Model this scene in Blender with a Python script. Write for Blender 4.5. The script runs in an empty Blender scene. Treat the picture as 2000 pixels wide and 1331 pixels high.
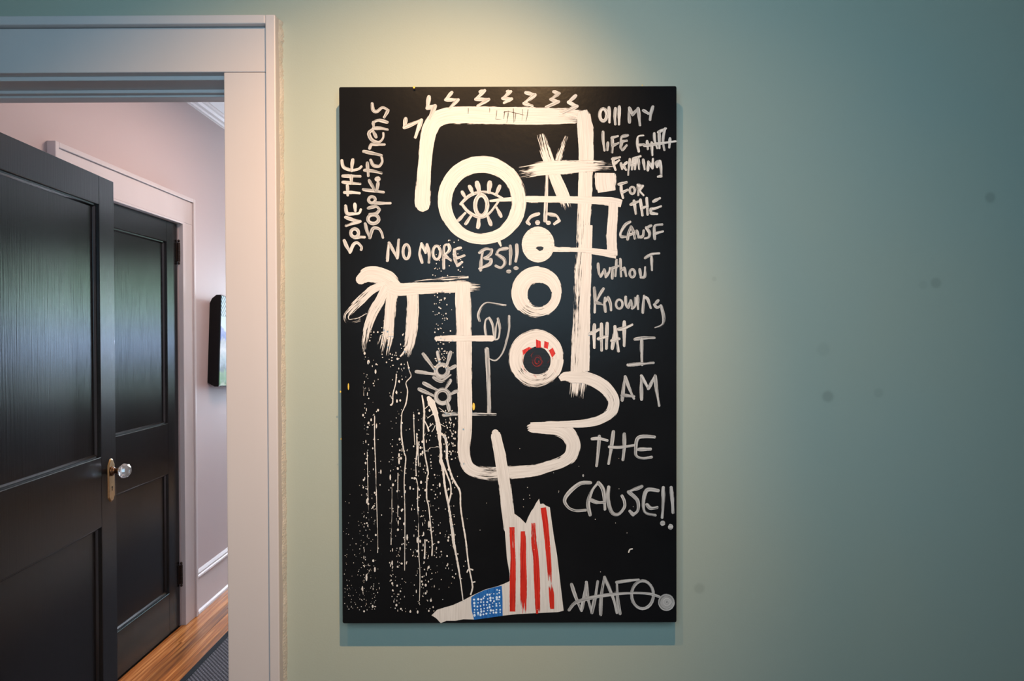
import bpy, bmesh, math, random
from mathutils import Vector, Matrix
from mathutils.geometry import tessellate_polygon

random.seed(7)
SC = bpy.context.scene
COL = SC.collection

# ------------------------------------------------------------------ camera
F = 1228.0                      # focal length in pixels of a 2000x1331 frame
HCAM = 1.463                    # eye height above the floor
CAM = Vector((0, 0, HCAM))
psi, phi, rho = math.atan(4 / F), math.atan(10 / F), 0.0037
fwd = Vector((-math.sin(psi) * math.cos(phi), math.cos(psi) * math.cos(phi), -math.sin(phi))).normalized()
r0 = fwd.cross(Vector((0, 0, 1))).normalized()
u0 = r0.cross(fwd).normalized()
rgt = (r0 * math.cos(rho) - u0 * math.sin(rho)).normalized()
upv = (u0 * math.cos(rho) + r0 * math.sin(rho)).normalized()
cam_data = bpy.data.cameras.new('camera')
cam_data.sensor_width = 36.0
cam_data.lens = 36.0 * F / 2000.0
cam_data.clip_start = 0.02
cam = bpy.data.objects.new('camera', cam_data)
COL.objects.link(cam)
cam.matrix_world = Matrix(((rgt.x, upv.x, -fwd.x, CAM.x), (rgt.y, upv.y, -fwd.y, CAM.y),
                           (rgt.z, upv.z, -fwd.z, CAM.z), (0, 0, 0, 1)))
SC.camera = cam


def P(px, py, Y):
    """point of the vertical plane y = Y seen at a pixel of the photograph"""
    d = fwd + rgt * ((px - 1000) / F) + upv * ((665.5 - py) / F)
    t = Y / d.y
    return CAM + d * t


# ------------------------------------------------------------------ world, lights, exposure
W = bpy.data.worlds.new('sky')
W.use_nodes = True
W.node_tree.nodes['Background'].inputs[0].default_value = (0.55, 0.68, 0.85, 1)
W.node_tree.nodes['Background'].inputs[1].default_value = 0.8
SC.world = W
SC.view_settings.view_transform = 'Standard'
SC.view_settings.look = 'None'
SC.view_settings.exposure = 0.0
SC.view_settings.gamma = 1.0
SC.view_settings.use_curve_mapping = False


def aim(o, target):
    d = Vector(target) - o.location
    o.rotation_euler = d.to_track_quat('-Z', 'Y').to_euler()


def spot(name, loc, target, power, color, cone, blend, radius):
    l = bpy.data.lights.new(name, 'SPOT')
    l.energy, l.color, l.spot_size, l.spot_blend, l.shadow_soft_size = power, color, math.radians(cone), blend, radius
    o = bpy.data.objects.new(name, l)
    COL.objects.link(o)
    o.location = loc
    aim(o, target)
    return o


def area(name, loc, target, power, color, sx, sy):
    l = bpy.data.lights.new(name, 'AREA')
    l.shape = 'RECTANGLE'
    l.energy, l.color, l.size, l.size_y = power, color, sx, sy
    o = bpy.data.objects.new(name, l)
    COL.objects.link(o)
    o.location = loc
    aim(o, target)
    return o


WARM = (1.0, 0.59, 0.27)
# two warm ceiling spots that cross over the painting
spot('ceiling_spot_light', (0.12, 0.17, 2.64), (-0.37, 1.41, 1.36), 166, WARM, 66, 1.0, 0.012)
spot('ceiling_spot_light', (-0.31, 0.17, 2.64), (0.12, 1.41, 1.50), 36, WARM, 66, 1.0, 0.012)
# added cool soft fill just behind the camera, for the room's ambient light
area('cool_fill_light', (0.0, -0.20, 1.74), (0.0, 1.4, 1.6), 18.5, (0.47, 0.81, 1.04), 1.0, 0.6)
# hall ceiling lamp
area('hall_ceiling_light', (-0.75, 2.9, 2.66), (-0.75, 2.9, 0.0), 21, (1.0, 0.74, 0.62), 0.35, 0.35)

# ------------------------------------------------------------------ materials
def mat(name, color, rough=0.5, spec=0.5, metal=0.0, coat=0.0, bump=None, var=None):
    """bump = (scale_xyz, strength, distance); var = (scale_xyz, amount) brightness variation"""
    m = bpy.data.materials.new(name)
    m.use_nodes = True
    nt = m.node_tree
    b = nt.nodes['Principled BSDF']
    b.inputs['Base Color'].default_value = (*color, 1)
    b.inputs['Roughness'].default_value = rough
    b.inputs['Specular IOR Level'].default_value = spec
    b.inputs['Metallic'].default_value = metal
    b.inputs['Coat Weight'].default_value = coat
    if bump or var:
        tc = nt.nodes.new('ShaderNodeTexCoord')
    if bump:
        mp = nt.nodes.new('ShaderNodeMapping')
        mp.inputs['Scale'].default_value = bump[0]
        nz = nt.nodes.new('ShaderNodeTexNoise')
        nz.inputs['Scale'].default_value = 1.0
        nz.inputs['Detail'].default_value = 4.0
        bp = nt.nodes.new('ShaderNodeBump')
        bp.inputs['Strength'].default_value = bump[1]
        bp.inputs['Distance'].default_value = bump[2]
        nt.links.new(tc.outputs['Object'], mp.inputs[0])
        nt.links.new(mp.outputs[0], nz.inputs[0])
        nt.links.new(nz.outputs[0], bp.inputs['Height'])
        nt.links.new(bp.outputs[0], b.inputs['Normal'])
    if var:
        mp = nt.nodes.new('ShaderNodeMapping')
        mp.inputs['Scale'].default_value = var[0]
        nz = nt.nodes.new('ShaderNodeTexNoise')
        nz.inputs['Scale'].default_value = 1.0
        nz.inputs['Detail'].default_value = 5.0
        rm = nt.nodes.new('ShaderNodeMapRange')
        rm.inputs['To Min'].default_value = 1 - var[1]
        rm.inputs['To Max'].default_value = 1 + var[1]
        mx = nt.nodes.new('ShaderNodeMix')
        mx.data_type = 'RGBA'
        mx.blend_type = 'MULTIPLY'
        mx.inputs[0].default_value = 1.0
        mx.inputs[6].default_value = (*color, 1)
        nt.links.new(tc.outputs['Object'], mp.inputs[0])
        nt.links.new(mp.outputs[0], nz.inputs[0])
        nt.links.new(nz.outputs[0], rm.inputs[0])
        nt.links.new(rm.outputs[0], mx.inputs[7])
        nt.links.new(mx.outputs[2], b.inputs['Base Color'])
    return m


D = 1.411                        # plane of the painting wall
M = {}
M['trim'] = mat('white_trim_paint', (0.60, 0.535, 0.53), 0.42, 0.4, bump=((30, 30, 8), 0.12, 0.002), var=((9, 9, 4), 0.035))
M['caulk'] = mat('old_caulk', (0.57, 0.515, 0.44), 0.6, bump=((260, 260, 230), 0.6, 0.003), var=((220, 220, 200), 0.05))
M['hall_wall'] = mat('pink_grey_wall_paint', (0.53, 0.43, 0.42), 0.55, 0.35, bump=((200, 200, 200), 0.08, 0.001))
M['hall_far_dark'] = mat('darkened_far_wall_paint', (0.20, 0.19, 0.19), 0.7, 0.2)  # unseen walls, colour darkened to cut reflections in the black doors and hall fill
M['ceiling'] = mat('ceiling_paint', (0.62, 0.60, 0.60), 0.7)
M['door'] = mat('black_door_paint', (0.007, 0.0065, 0.0072), 0.19, 0.36, bump=((330, 330, 5), 0.28, 0.0012))
M['door_edge'] = mat('black_moulding_paint', (0.010, 0.010, 0.011), 0.22, 0.55, bump=((60, 60, 60), 0.1, 0.001))
M['brass'] = mat('aged_brass', (0.42, 0.27, 0.12), 0.34, metal=1.0, bump=((150, 150, 150), 0.3, 0.001), var=((90, 90, 60), 0.35))
M['dark_brass'] = mat('dark_brass', (0.10, 0.055, 0.03), 0.35, metal=1.0)
M['black'] = mat('black_plastic', (0.005, 0.005, 0.0055), 0.3, 0.2)
M['hole'] = mat('keyhole_black', (0.003, 0.003, 0.003), 0.9, 0.0)
M['hinge'] = mat('dark_hinge_metal', (0.03, 0.018, 0.014), 0.4, metal=0.6)
M['board'] = mat('black_board_paint', (0.0068, 0.0071, 0.0082), 0.28, 0.07, bump=((90, 90, 90), 0.10, 0.0015), var=((7, 7, 7), 0.35))
M['board_edge'] = mat('board_edge_wood', (0.05, 0.035, 0.02), 0.7)
M['rug_edge'] = mat('black_rug_binding', (0.005, 0.006, 0.008), 0.8, 0.1, bump=((300, 60, 300), 0.5, 0.002))
M['subfloor'] = mat('floor_dark_gap', (0.045, 0.022, 0.010), 0.8)
M['room_floor'] = mat('room_floor_wood', (0.20, 0.10, 0.045), 0.4)

gl = bpy.data.materials.new('clear_knob_glass')
gl.use_nodes = True
g = gl.node_tree.nodes['Principled BSDF']
g.inputs['Base Color'].default_value = (0.95, 0.97, 1, 1)
g.inputs['Roughness'].default_value = 0.02
g.inputs['IOR'].default_value = 1.5
g.inputs['Transmission Weight'].default_value = 0.85
M['glass'] = gl


def wall_material():
    m = mat('sage_wall_paint', (0.345, 0.405, 0.345), 0.46, 0.35, bump=((260, 260, 260), 0.12, 0.0012))
    nt = m.node_tree
    b = nt.nodes['Principled BSDF']
    tc = nt.nodes.new('ShaderNodeTexCoord')
    # cloudy unevenness of the old paint
    nz = nt.nodes.new('ShaderNodeTexNoise')
    nz.inputs['Scale'].default_value = 2.2
    nz.inputs['Detail'].default_value = 3.0
    nt.links.new(tc.outputs['Object'], nz.inputs[0])
    ramp = nt.nodes.new('ShaderNodeValToRGB')
    ramp.color_ramp.elements[0].position = 0.3
    ramp.color_ramp.elements[0].color = (0.374, 0.413, 0.356, 1)
    ramp.color_ramp.elements[1].position = 0.7
    ramp.color_ramp.elements[1].color = (0.402, 0.417, 0.342, 1)
    nt.links.new(nz.outputs[0], ramp.inputs[0])
    prev = ramp.outputs[0]
    # greasy round smudges left on the paint
    for px, py, r, k in ((1934, 386, 11, .80), (1828, 553, 11, .84), (1617, 775, 12, .80), (1716, 768, 10, .90),
                         (1366, 1150, 11, .86), (1803, 557, 9, .93), (1608, 683, 14, .93), (1395, 545, 5, .90)):
        p = P(px, py, D)
        ds = nt.nodes.new('ShaderNodeVectorMath')
        ds.operation = 'DISTANCE'
        nt.links.new(tc.outputs['Object'], ds.inputs[0])
        ds.inputs[1].default_value = p
        rm = nt.nodes.new('ShaderNodeMapRange')
        rm.interpolation_type = 'SMOOTHSTEP'
        rr = r * D / F
        rm.inputs['From Min'].default_value = rr * 0.55
        rm.inputs['From Max'].default_value = rr * 1.25
        rm.inputs['To Min'].default_value = k
        rm.inputs['To Max'].default_value = 1.0
        nt.links.new(ds.outputs['Value'], rm.inputs[0])
        mx = nt.nodes.new('ShaderNodeMix')
        mx.data_type = 'RGBA'
        mx.blend_type = 'MULTIPLY'
        mx.inputs[0].default_value = 1.0
        nt.links.new(prev, mx.inputs[6])
        nt.links.new(rm.outputs[0], mx.inputs[7])
        prev = mx.outputs[2]
    nt.links.new(prev, b.inputs['Base Color'])
    return m


M['wall'] = wall_material()


def plank_material():
    m = bpy.data.materials.new('warm_oak_plank')
    m.use_nodes = True
    nt = m.node_tree
    b = nt.nodes['Principled BSDF']
    b.inputs['Roughness'].default_value = 0.27
    tc = nt.nodes.new('ShaderNodeTexCoord')
    oi = nt.nodes.new('ShaderNodeObjectInfo')
    add = nt.nodes.new('ShaderNodeVectorMath')
    add.operation = 'ADD'
    sc = nt.nodes.new('ShaderNodeVectorMath')
    sc.operation = 'SCALE'
    sc.inputs[0].default_value = (7, 13, 3)
    nt.links.new(oi.outputs['Random'], sc.inputs[3])
    nt.links.new(tc.outputs['Object'], add.inputs[0])
    nt.links.new(sc.outputs[0], add.inputs[1])
    mp = nt.nodes.new('ShaderNodeMapping')
    mp.inputs['Scale'].default_value = (75, 2.2, 75)
    nt.links.new(add.outputs[0], mp.inputs[0])
    nz = nt.nodes.new('ShaderNodeTexNoise')
    nz.inputs['Scale'].default_value = 1.0
    nz.inputs['Detail'].default_value = 6
    nz.inputs['Distortion'].default_value = 0.5
    nt.links.new(mp.outputs[0], nz.inputs[0])
    rp = nt.nodes.new('ShaderNodeValToRGB')
    e = rp.color_ramp.elements
    e[0].position, e[0].color = 0.28, (0.13, 0.042, 0.012, 1)
    e[1].position, e[1].color = 0.72, (0.60, 0.26, 0.075, 1)
    x = e.new(0.5)
    x.color = (0.35, 0.115, 0.024, 1)
    nt.links.new(nz.outputs[0], rp.inputs[0])
    hv = nt.nodes.new('ShaderNodeHueSaturation')
    vr = nt.nodes.new('ShaderNodeMapRange')
    vr.inputs['To Min'].default_value = 0.7
    vr.inputs['To Max'].default_value = 1.25
    nt.links.new(oi.outputs['Random'], vr.inputs[0])
    nt.links.new(vr.outputs[0], hv.inputs['Value'])
    nt.links.new(rp.outputs[0], hv.inputs['Color'])
    nt.links.new(hv.outputs[0], b.inputs['Base Color'])
    return m


M['plank'] = plank_material()


def rug_material():
    m = bpy.data.materials.new('grey_woven_rug')
    m.use_nodes = True
    nt = m.node_tree
    b = nt.nodes['Principled BSDF']
    b.inputs['Roughness'].default_value = 0.9
    b.inputs['Specular IOR Level'].default_value = 0.1
    tc = nt.nodes.new('ShaderNodeTexCoord')
    wv = nt.nodes.new('ShaderNodeTexWave')
    wv.inputs['Scale'].default_value = 34
    wv.inputs['Distortion'].default_value = 0.6
    wv.inputs['Detail'].default_value = 1
    wv.bands_direction = 'DIAGONAL'
    wv2 = nt.nodes.new('ShaderNodeTexWave')
    wv2.inputs['Scale'].default_value = 45
    wv2.bands_direction = 'X'
    wv2.inputs['Distortion'].default_value = 0.4
    ma = nt.nodes.new('ShaderNodeMath')
    ma.operation = 'MULTIPLY'
    rp = nt.nodes.new('ShaderNodeValToRGB')
    rp.color_ramp.elements[0].color = (0.028, 0.028, 0.034, 1)
    rp.color_ramp.elements[1].color = (0.20, 0.19, 0.205, 1)
    rp.color_ramp.elements[1].position = 0.8
    bp = nt.nodes.new('ShaderNodeBump')
    bp.inputs['Strength'].default_value = 0.6
    bp.inputs['Distance'].default_value = 0.003
    nt.links.new(tc.outputs['Object'], wv.inputs[0])
    nt.links.new(tc.outputs['Object'], wv2.inputs[0])
    nt.links.new(wv.outputs['Fac'], ma.inputs[0])
    nt.links.new(wv2.outputs['Fac'], ma.inputs[1])
    nt.links.new(ma.outputs[0], rp.inputs[0])
    nt.links.new(rp.outputs[0], b.inputs['Base Color'])
    nt.links.new(ma.outputs[0], bp.inputs['Height'])
    nt.links.new(bp.outputs[0], b.inputs['Normal'])
    return m


M['rug'] = rug_material()


def pane_material(name, stops, strength, z0, z1):
    """daylit view through a window pane, seen only as glow and reflection"""
    m = bpy.data.materials.new(name)
    m.use_nodes = True
    nt = m.node_tree
    b = nt.nodes['Principled BSDF']
    b.inputs['Base Color'].default_value = (0.02, 0.02, 0.02, 1)
    b.inputs['Roughness'].default_value = 0.1
    tc = nt.nodes.new('ShaderNodeTexCoord')
    sx = nt.nodes.new('ShaderNodeSeparateXYZ')
    nz = nt.nodes.new('ShaderNodeTexNoise')
    nz.inputs['Scale'].default_value = 3.0
    nz.inputs['Detail'].default_value = 4
    rm = nt.nodes.new('ShaderNodeMapRange')
    rm.inputs['From Min'].default_value = z0
    rm.inputs['From Max'].default_value = z1
    ad = nt.nodes.new('ShaderNodeMath')
    ad.operation = 'MULTIPLY_ADD'
    ad.inputs[1].default_value = 0.35
    sb = nt.nodes.new('ShaderNodeMath')
    sb.operation = 'SUBTRACT'
    sb.inputs[1].default_value = 0.175
    rp = nt.nodes.new('ShaderNodeValToRGB')
    e = rp.color_ramp.elements
    e[0].position, e[0].color = stops[0][0], (*stops[0][1], 1)
    e[1].position, e[1].color = stops[-1][0], (*stops[-1][1], 1)
    for p, c in stops[1:-1]:
        q = e.new(p)
        q.color = (*c, 1)
    nt.links.new(tc.outputs['Object'], sx.inputs[0])
    nt.links.new(tc.outputs['Object'], nz.inputs[0])
    nt.links.new(sx.outputs[2], rm.inputs[0])
    nt.links.new(nz.outputs[0], ad.inputs[0])
    nt.links.new(rm.outputs[0], ad.inputs[2])
    nt.links.new(ad.outputs[0], sb.inputs[0])
    nt.links.new(sb.outputs[0], rp.inputs[0])
    nt.links.new(rp.outputs[0], b.inputs['Emission Color'])
    b.inputs['Emission Strength'].default_value = strength
    return m


# ------------------------------------------------------------------ mesh helpers
def link(name, bm, material, parent=None, bevel=0.0, smooth=False, seg=2):
    me = bpy.data.meshes.new(name)
    bmesh.ops.recalc_face_normals(bm, faces=bm.faces)
    bm.to_mesh(me)
    bm.free()
    if isinstance(material, (list, tuple)):
        for m_ in material:
            me.materials.append(m_)
    else:
        me.materials.append(material)
    if smooth:
        for p in me.polygons:
            p.use_smooth = True
    o = bpy.data.objects.new(name, me)
    COL.objects.link(o)
    if parent:
        o.parent = parent
    if bevel:
        b = o.modifiers.new('bevel', 'BEVEL')
        b.width = bevel
        b.segments = seg
        b.limit_method = 'ANGLE'
    return o


def box(bm, x0, x1, y0, y1, z0, z1):
    v = [bm.verts.new((x, y, z)) for x in (x0, x1) for y in (y0, y1) for z in (z0, z1)]
    for f in ((0, 1, 3, 2), (4, 6, 7, 5), (0, 4, 5, 1), (2, 3, 7, 6), (0, 2, 6, 4), (1, 5, 7, 3)):
        bm.faces.new([v[i] for i in f])


def boxes(name, lst, material, parent=None, bevel=0.0):
    bm = bmesh.new()
    for b in lst:
        box(bm, *b)
    return link(name, bm, material, parent, bevel)


def extrude_profile(bm, pts, axis, a, b):
    """closed 2-D profile swept along an axis; pts are the two other coordinates in order"""
    def mk(p, t):
        if axis == 'y':
            return (p[0], t, p[1])
        if axis == 'x':
            return (t, p[0], p[1])
        return (p[0], p[1], t)
    A = [bm.verts.new(mk(p, a)) for p in pts]
    B = [bm.verts.new(mk(p, b)) for p in pts]
    n = len(pts)
    for i in range(n):
        j = (i + 1) % n
        bm.faces.new((A[i], A[j], B[j], B[i]))
    bm.faces.new(A)
    bm.faces.new(B[::-1])


def lathe(bm, prof, seg, mtx, cap=True):
    rings = []
    for r, h in prof:
        rings.append([bm.verts.new(mtx @ Vector((r * math.cos(2 * math.pi * k / seg), r * math.sin(2 * math.pi * k / seg), h))) for k in range(seg)])
    for a, b in zip(rings, rings[1:]):
        for k in range(seg):
            j = (k + 1) % seg
            bm.faces.new((a[k], a[j], b[j], b[k]))
    if cap:
        bm.faces.new(rings[0][::-1])
        bm.faces.new(rings[-1])


def empty(name, loc=(0, 0, 0), rz=0.0, kind=None):
    o = bpy.data.objects.new(name, None)
    o.empty_display_size = 0.1
    COL.objects.link(o)
    o.location = loc
    o.rotation_euler = (0, 0, rz)
    if kind:
        o['kind'] = kind
    return o


def struct(o):
    o['kind'] = 'structure'
    return o


def tag(o, label, category, group=None):
    o['label'] = label
    o['category'] = category
    if group:
        o['group'] = group
    return o


# ------------------------------------------------------------------ room shell
CEIL = 2.72
XW = -1.69                       # hall wall
YB = 1.545                       # hall side of the painting wall
OX0, OX1 = -1.406, -0.644        # clear door opening
OZ = 2.042                       # underside of the head jamb
XE, YE, YS = 2.6, 7.2, -1.55
XR0 = -2.6                       # left wall of the near room

wn = struct(boxes('wall_north', [(XR0, OX0 - 0.02, D, YB, 0, CEIL), (OX1 + 0.02, XE, D, YB, 0, CEIL),
                                 (OX0 - 0.02, OX1 + 0.02, D, YB, OZ + 0.02, CEIL)], [M['wall'], M['hall_wall']]))
for p in wn.data.polygons:
    if p.normal.y > 0.9:
        p.material_index = 1
DY0, DY1, DZ1 = 2.39, 3.165, 2.038   # opening of the hall door
struct(boxes('wall_west', [(XW - 0.12, XW, YB, DY0, 0, CEIL), (XW - 0.12, XW, DY1, YE, 0, CEIL),
                           (XW - 0.12, XW, DY0, DY1, DZ1, CEIL), (XW - 0.12, XW - 0.06, DY0, DY1, 0, DZ1)], M['hall_wall']))
struct(boxes('wall_east', [(XE, XE + 0.1, YS, YE, 0, CEIL)], M['hall_far_dark']))
struct(boxes('wall_room_west', [(XR0 - 0.1, XR0, YS, YB, 0, CEIL)], M['wall']))
# south wall with the window behind the camera
struct(boxes('wall_south', [(XR0 - 0.1, -0.45, YS - 0.12, YS, 0, CEIL), (0.35, XE + 0.1, YS - 0.12, YS, 0, CEIL),
                            (-0.45, 0.35, YS - 0.12, YS, 0, 1.40), (-0.45, 0.35, YS - 0.12, YS, 2.35, CEIL)], M['wall']))
# hall end wall with a glazed front door opening and a window
FX = (-1.60, -1.12, 0.40, 1.60)
struct(boxes('wall_hall_end', [(XW - 0.12, FX[0], YE, YE + 0.12, 0, CEIL), (FX[1], FX[2], YE, YE + 0.12, 0, CEIL),
                               (FX[3], XE + 0.1, YE, YE + 0.12, 0, CEIL), (FX[0], FX[1], YE, YE + 0.12, 0, 0.75),
                               (FX[0], FX[1], YE, YE + 0.12, 2.15, CEIL), (FX[2], FX[3], YE, YE + 0.12, 0, 0.75),
                               (FX[2], FX[3], YE, YE + 0.12, 2.4, CEIL)], M['hall_far_dark']))
struct(boxes('ceiling', [(XR0 - 0.1, XE + 0.1, YS - 0.12, YE + 0.12, CEIL, CEIL + 0.08)], M['ceiling']))


def window(name, x0, x1, z0, z1, y0, y1, pane_mat, inward):
    w = empty(name, ((x0 + x1) / 2, (y0 + y1) / 2, z0), kind='structure')
    L = w.location
    fx = 0.05

    def bx(n, b, m, bev=0.003):
        return boxes(n, [(b[0] - L.x, b[1] - L.x, b[2] - L.y, b[3] - L.y, b[4] - L.z, b[5] - L.z)], m, w, bev)
    yc = (y0 + y1) / 2
    bx('window_frame', (x0, x0 + fx, y0, y1, z0, z1), M['trim'])
    bx('window_frame', (x1 - fx, x1, y0, y1, z0, z1), M['trim'])
    bx('window_frame', (x0 + fx, x1 - fx, y0, y1, z0, z0 + fx), M['trim'])
    bx('window_frame', (x0 + fx, x1 - fx, y0, y1, z1 - fx, z1), M['trim'])
    zm = (z0 + z1) / 2
    bx('meeting_rail', (x0 + fx, x1 - fx, yc - 0.02, yc + 0.02, zm - 0.02, zm + 0.02), M['trim'])
    for a, b in ((z0 + fx, zm - 0.02), (zm + 0.02, z1 - fx)):
        o = boxes('pane', [(x0 + fx, x1 - fx, yc - 0.004, yc + 0.004, a, b)], pane_mat)
        o.parent = w
        o.matrix_parent_inverse = Matrix.Translation(-L)
    return w


GREENBLUE = [(0.0, (0.08, 0.11, 0.09)), (0.2, (0.12, 0.17, 0.18)), (0.36, (0.34, 0.46, 0.72)), (0.5, (0.38, 0.56, 0.70)), (0.62, (0.30, 0.47, 0.42)),
             (0.80, (0.16, 0.26, 0.20)), (1.0, (0.10, 0.13, 0.12))]
pm1 = pane_material('garden_view_pane', GREENBLUE, 16.0, 0.8, 2.35)
pm2 = pane_material('bright_front_door_pane', [(0.0, (0.5, 0.62, 0.8)), (1.0, (0.8, 0.9, 1.0))], 240.0, 0.6, 2.2)
window('window_1', FX[2], FX[3], 0.75, 2.4, YE, YE + 0.12, pm1, -1)
window('window_2', FX[0], FX[1], 0.75, 2.15, YE, YE + 0.12, pm2, -1)
pm3 = pane_material('day_sky_pane', [(0.0, (0.45, 0.6, 0.75)), (1.0, (0.6, 0.78, 1.0))], 0.8, 1.40, 2.35)
window('window_3', -0.45, 0.35, 1.40, 2.35, YS - 0.12, YS, pm3, 1)

# floors
fl = struct(boxes('floor', [(XR0 - 0.1, XE + 0.1, YS - 0.12, YE + 0.12, -0.08, -0.012)], M['subfloor']))
PW = 0.0575
bm_cache = {}
xs = XW - 0.02
k = 0
xcur = XW
row = 0
while xcur < -1.12:
    y = YB - 0.13 - random.random() * 0.9
    while y < 6.9:
        ln = random.choice((0.9, 1.2, 1.5, 1.8))
        y2 = min(y + ln, YE)
        ya = max(y, D - 0.0)
        if y2 > ya + 0.05:
            key = round(y2 - ya, 3)
            if key not in bm_cache:
                bm = bmesh.new()
                box(bm, 0.0006, PW - 0.0006, 0.0006, key - 0.0006, -0.012, 0.0)
                me = bpy.data.meshes.new('plank')
                bmesh.ops.recalc_face_normals(bm, faces=bm.faces)
                bm.to_mesh(me)
                bm.free()
                me.materials.append(M['plank'])
                bm_cache[key] = me
            o = bpy.data.objects.new('plank', bm_cache[key])
            COL.objects.link(o)
            o.location = (xcur, ya, 0)
            o.parent = fl
        y = y2
        if y2 >= YE:
            break
    xcur += PW
    row += 1
# the rest of the floors is out of sight: wide boards of the near room and hall
boxes('room_boards', [(xcur, XE, D, YE, -0.012, 0), (XR0, XE, YS, D, -0.012, 0)], M['room_floor'], fl)

# rug in the hall
rug = empty('runner_rug', (-1.0, 4.0, 0.0))
tag(rug, 'dark grey woven runner rug with black binding on the hall floor', 'rug')
rx0, rx1, ry0, ry1 = -0.418, 0.40, -2.25, 2.6
boxes('woven_field', [(rx0 + 0.028, rx1 - 0.028, ry0 + 0.028, ry1 - 0.028, 0.0, 0.009)], M['rug'], rug, 0.002)
for b in ((rx0, rx0 + 0.028, ry0, ry1), (rx1 - 0.028, rx1, ry0, ry1), (rx0 + 0.028, rx1 - 0.028, ry0, ry0 + 0.028), (rx0 + 0.028, rx1 - 0.028, ry1 - 0.028, ry1)):
    boxes('binding', [(*b, 0.0, 0.0105)], M['rug_edge'], rug, 0.003)

# ------------------------------------------------------------------ casing of the near doorway
def set_kind_struct_empty(name, loc=(0, 0, 0)):
    return empty(name, loc, kind='structure')


t1 = set_kind_struct_empty('trim_1', (OX1, D, 0))


def tb(name, parent, b, m=None, bev=0.0015):
    L = parent.location
    return boxes(name, [(b[0] - L.x, b[1] - L.x, b[2] - L.y, b[3] - L.y, b[4] - L.z, b[5] - L.z)], m or M['trim'], parent, bev)


CB = 2.0465                      # bottom of the head board
HT, BT = 2.1445, 2.1655          # top of head board, top of back band
tb('side_board', t1, (-0.638, -0.5425, 1.389, D, 0, CB - 0.001), bev=0.002)
tb('side_board', t1, (-1.5075, -1.412, 1.389, D, 0, CB - 0.001), bev=0.002)
tb('head_board', t1, (-1.5075, -0.5425, 1.389, D, CB, HT), bev=0.002)
tb('back_band', t1, (-0.5405, -0.5184, 1.375, D, 0, BT), bev=0.0025)
tb('back_band', t1, (-1.5316, -1.5095, 1.375, D, 0, BT), bev=0.0025)
tb('back_band', t1, (-1.5095, -0.5405, 1.375, D, HT + 0.0015, BT), bev=0.0025)
tb('jamb', t1, (OX1, OX1 + 0.02, D, YB, 0, OZ))
tb('jamb', t1, (OX0 - 0.02, OX0, D, YB, 0, OZ))
tb('head_jamb', t1, (OX0 - 0.02, OX1 + 0.02, D, YB, OZ - 0.004, OZ + 0.02))
tb('door_stop', t1, (OX0 + 0.002, OX1 - 0.002, 1.464, 1.500, OZ - 0.012, OZ - 0.004), bev=0.002)
tb('door_stop', t1, (OX0 + 0.002, OX1 - 0.002, 1.477, 1.500, OZ - 0.017, OZ - 0.012), bev=0.0015)
tb('door_stop', t1, (OX1 - 0.010, OX1, 1.464, 1.500, 0, OZ - 0.004), bev=0.002)
# uneven bead of old caulk along the outside of the back band
bm = bmesh.new()
prev = None
zz = 0.0
n_ = 420
for i in range(n_ + 1):
    z = BT * i / n_
    w = 0.0046 + 0.0006 * math.sin(i * 0.31) + random.uniform(-0.0005, 0.0007)
    h = 0.015 + 0.003 * math.sin(i * 0.17 + 1) + random.uniform(-0.0012, 0.0012)
    if i > n_ - 26:
        w *= random.uniform(0.3, 1.5)
    L = t1.location
    ring = [bm.verts.new((-0.5184 - 0.0005 - L.x, D - h - L.y, z)), bm.verts.new((-0.5184 + w * 0.55 - L.x, D - h * 0.65 - L.y, z)),
            bm.verts.new((-0.5184 + w - L.x, D - L.y + 0.0005, z))]
    if prev:
        for a in range(2):
            bm.faces.new((prev[a], prev[a + 1], ring[a + 1], ring[a]))
    prev = ring
link('caulk_bead', bm, M['caulk'], t1, smooth=True)

# ------------------------------------------------------------------ doors
def ring_moulding(bm, x0, x1, z0, z1, prof, sgn=1, y0=0.0):
    rings = []
    for ins, dep in prof:
        rings.append([bm.verts.new((x, y0 + sgn * dep, z)) for x, z in
                      ((x0 + ins, z0 + ins), (x1 - ins, z0 + ins), (x1 - ins, z1 - ins), (x0 + ins, z1 - ins))])
    for a, b in zip(rings, rings[1:]):
        for k in range(4):
            j = (k + 1) % 4
            bm.faces.new((a[k], a[j], b[j], b[k]))


def panel_door(name, loc, rz, w, h):
    """two-panel door; local x across the width, y into the thickness, visible face at y = 0"""
    d = empty(name, loc, rz, 'structure')
    T = 0.042
    st = 0.094
    zt0 = h - 0.100               # top of upper panel
    zb1 = 1.030                   # bottom of upper panel
    zt2 = 0.785                   # top of lower panel
    zb3 = 0.196
    md = M['door']
    boxes('stile', [(0, st, 0, T, 0.0, h)], md, d, 0.0015)
    boxes('stile', [(w - st, w, 0, T, 0.0, h)], md, d, 0.0015)
    boxes('top_rail', [(st, w - st, 0, T, zt0, h)], md, d, 0.001)
    boxes('lock_rail', [(st, w - st, 0, T, zt2, zb1)], md, d, 0.001)
    boxes('bottom_rail', [(st, w - st, 0, T, 0.0, zb3)], md, d, 0.001)
    for z0, z1 in ((zb1, zt0), (zb3, zt2)):
        boxes('panel', [(st + 0.001, w - st - 0.001, 0.0165, T - 0.0165, z0 + 0.001, z1 - 0.001)], md, d)
        bm = bmesh.new()
        prof = [(0.0, 0.0002), (0.0012, 0.001), (0.0025, 0.0090), (0.0075, 0.0092), (0.012, 0.0150), (0.013, 0.0175)]
        ring_moulding(bm, st, w - st, z0, z1, prof, 1, 0.0)
        ring_moulding(bm, st, w - st, z0, z1, prof, -1, T)
        link('panel_moulding', bm, M['door_edge'], d)
    return d


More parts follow.
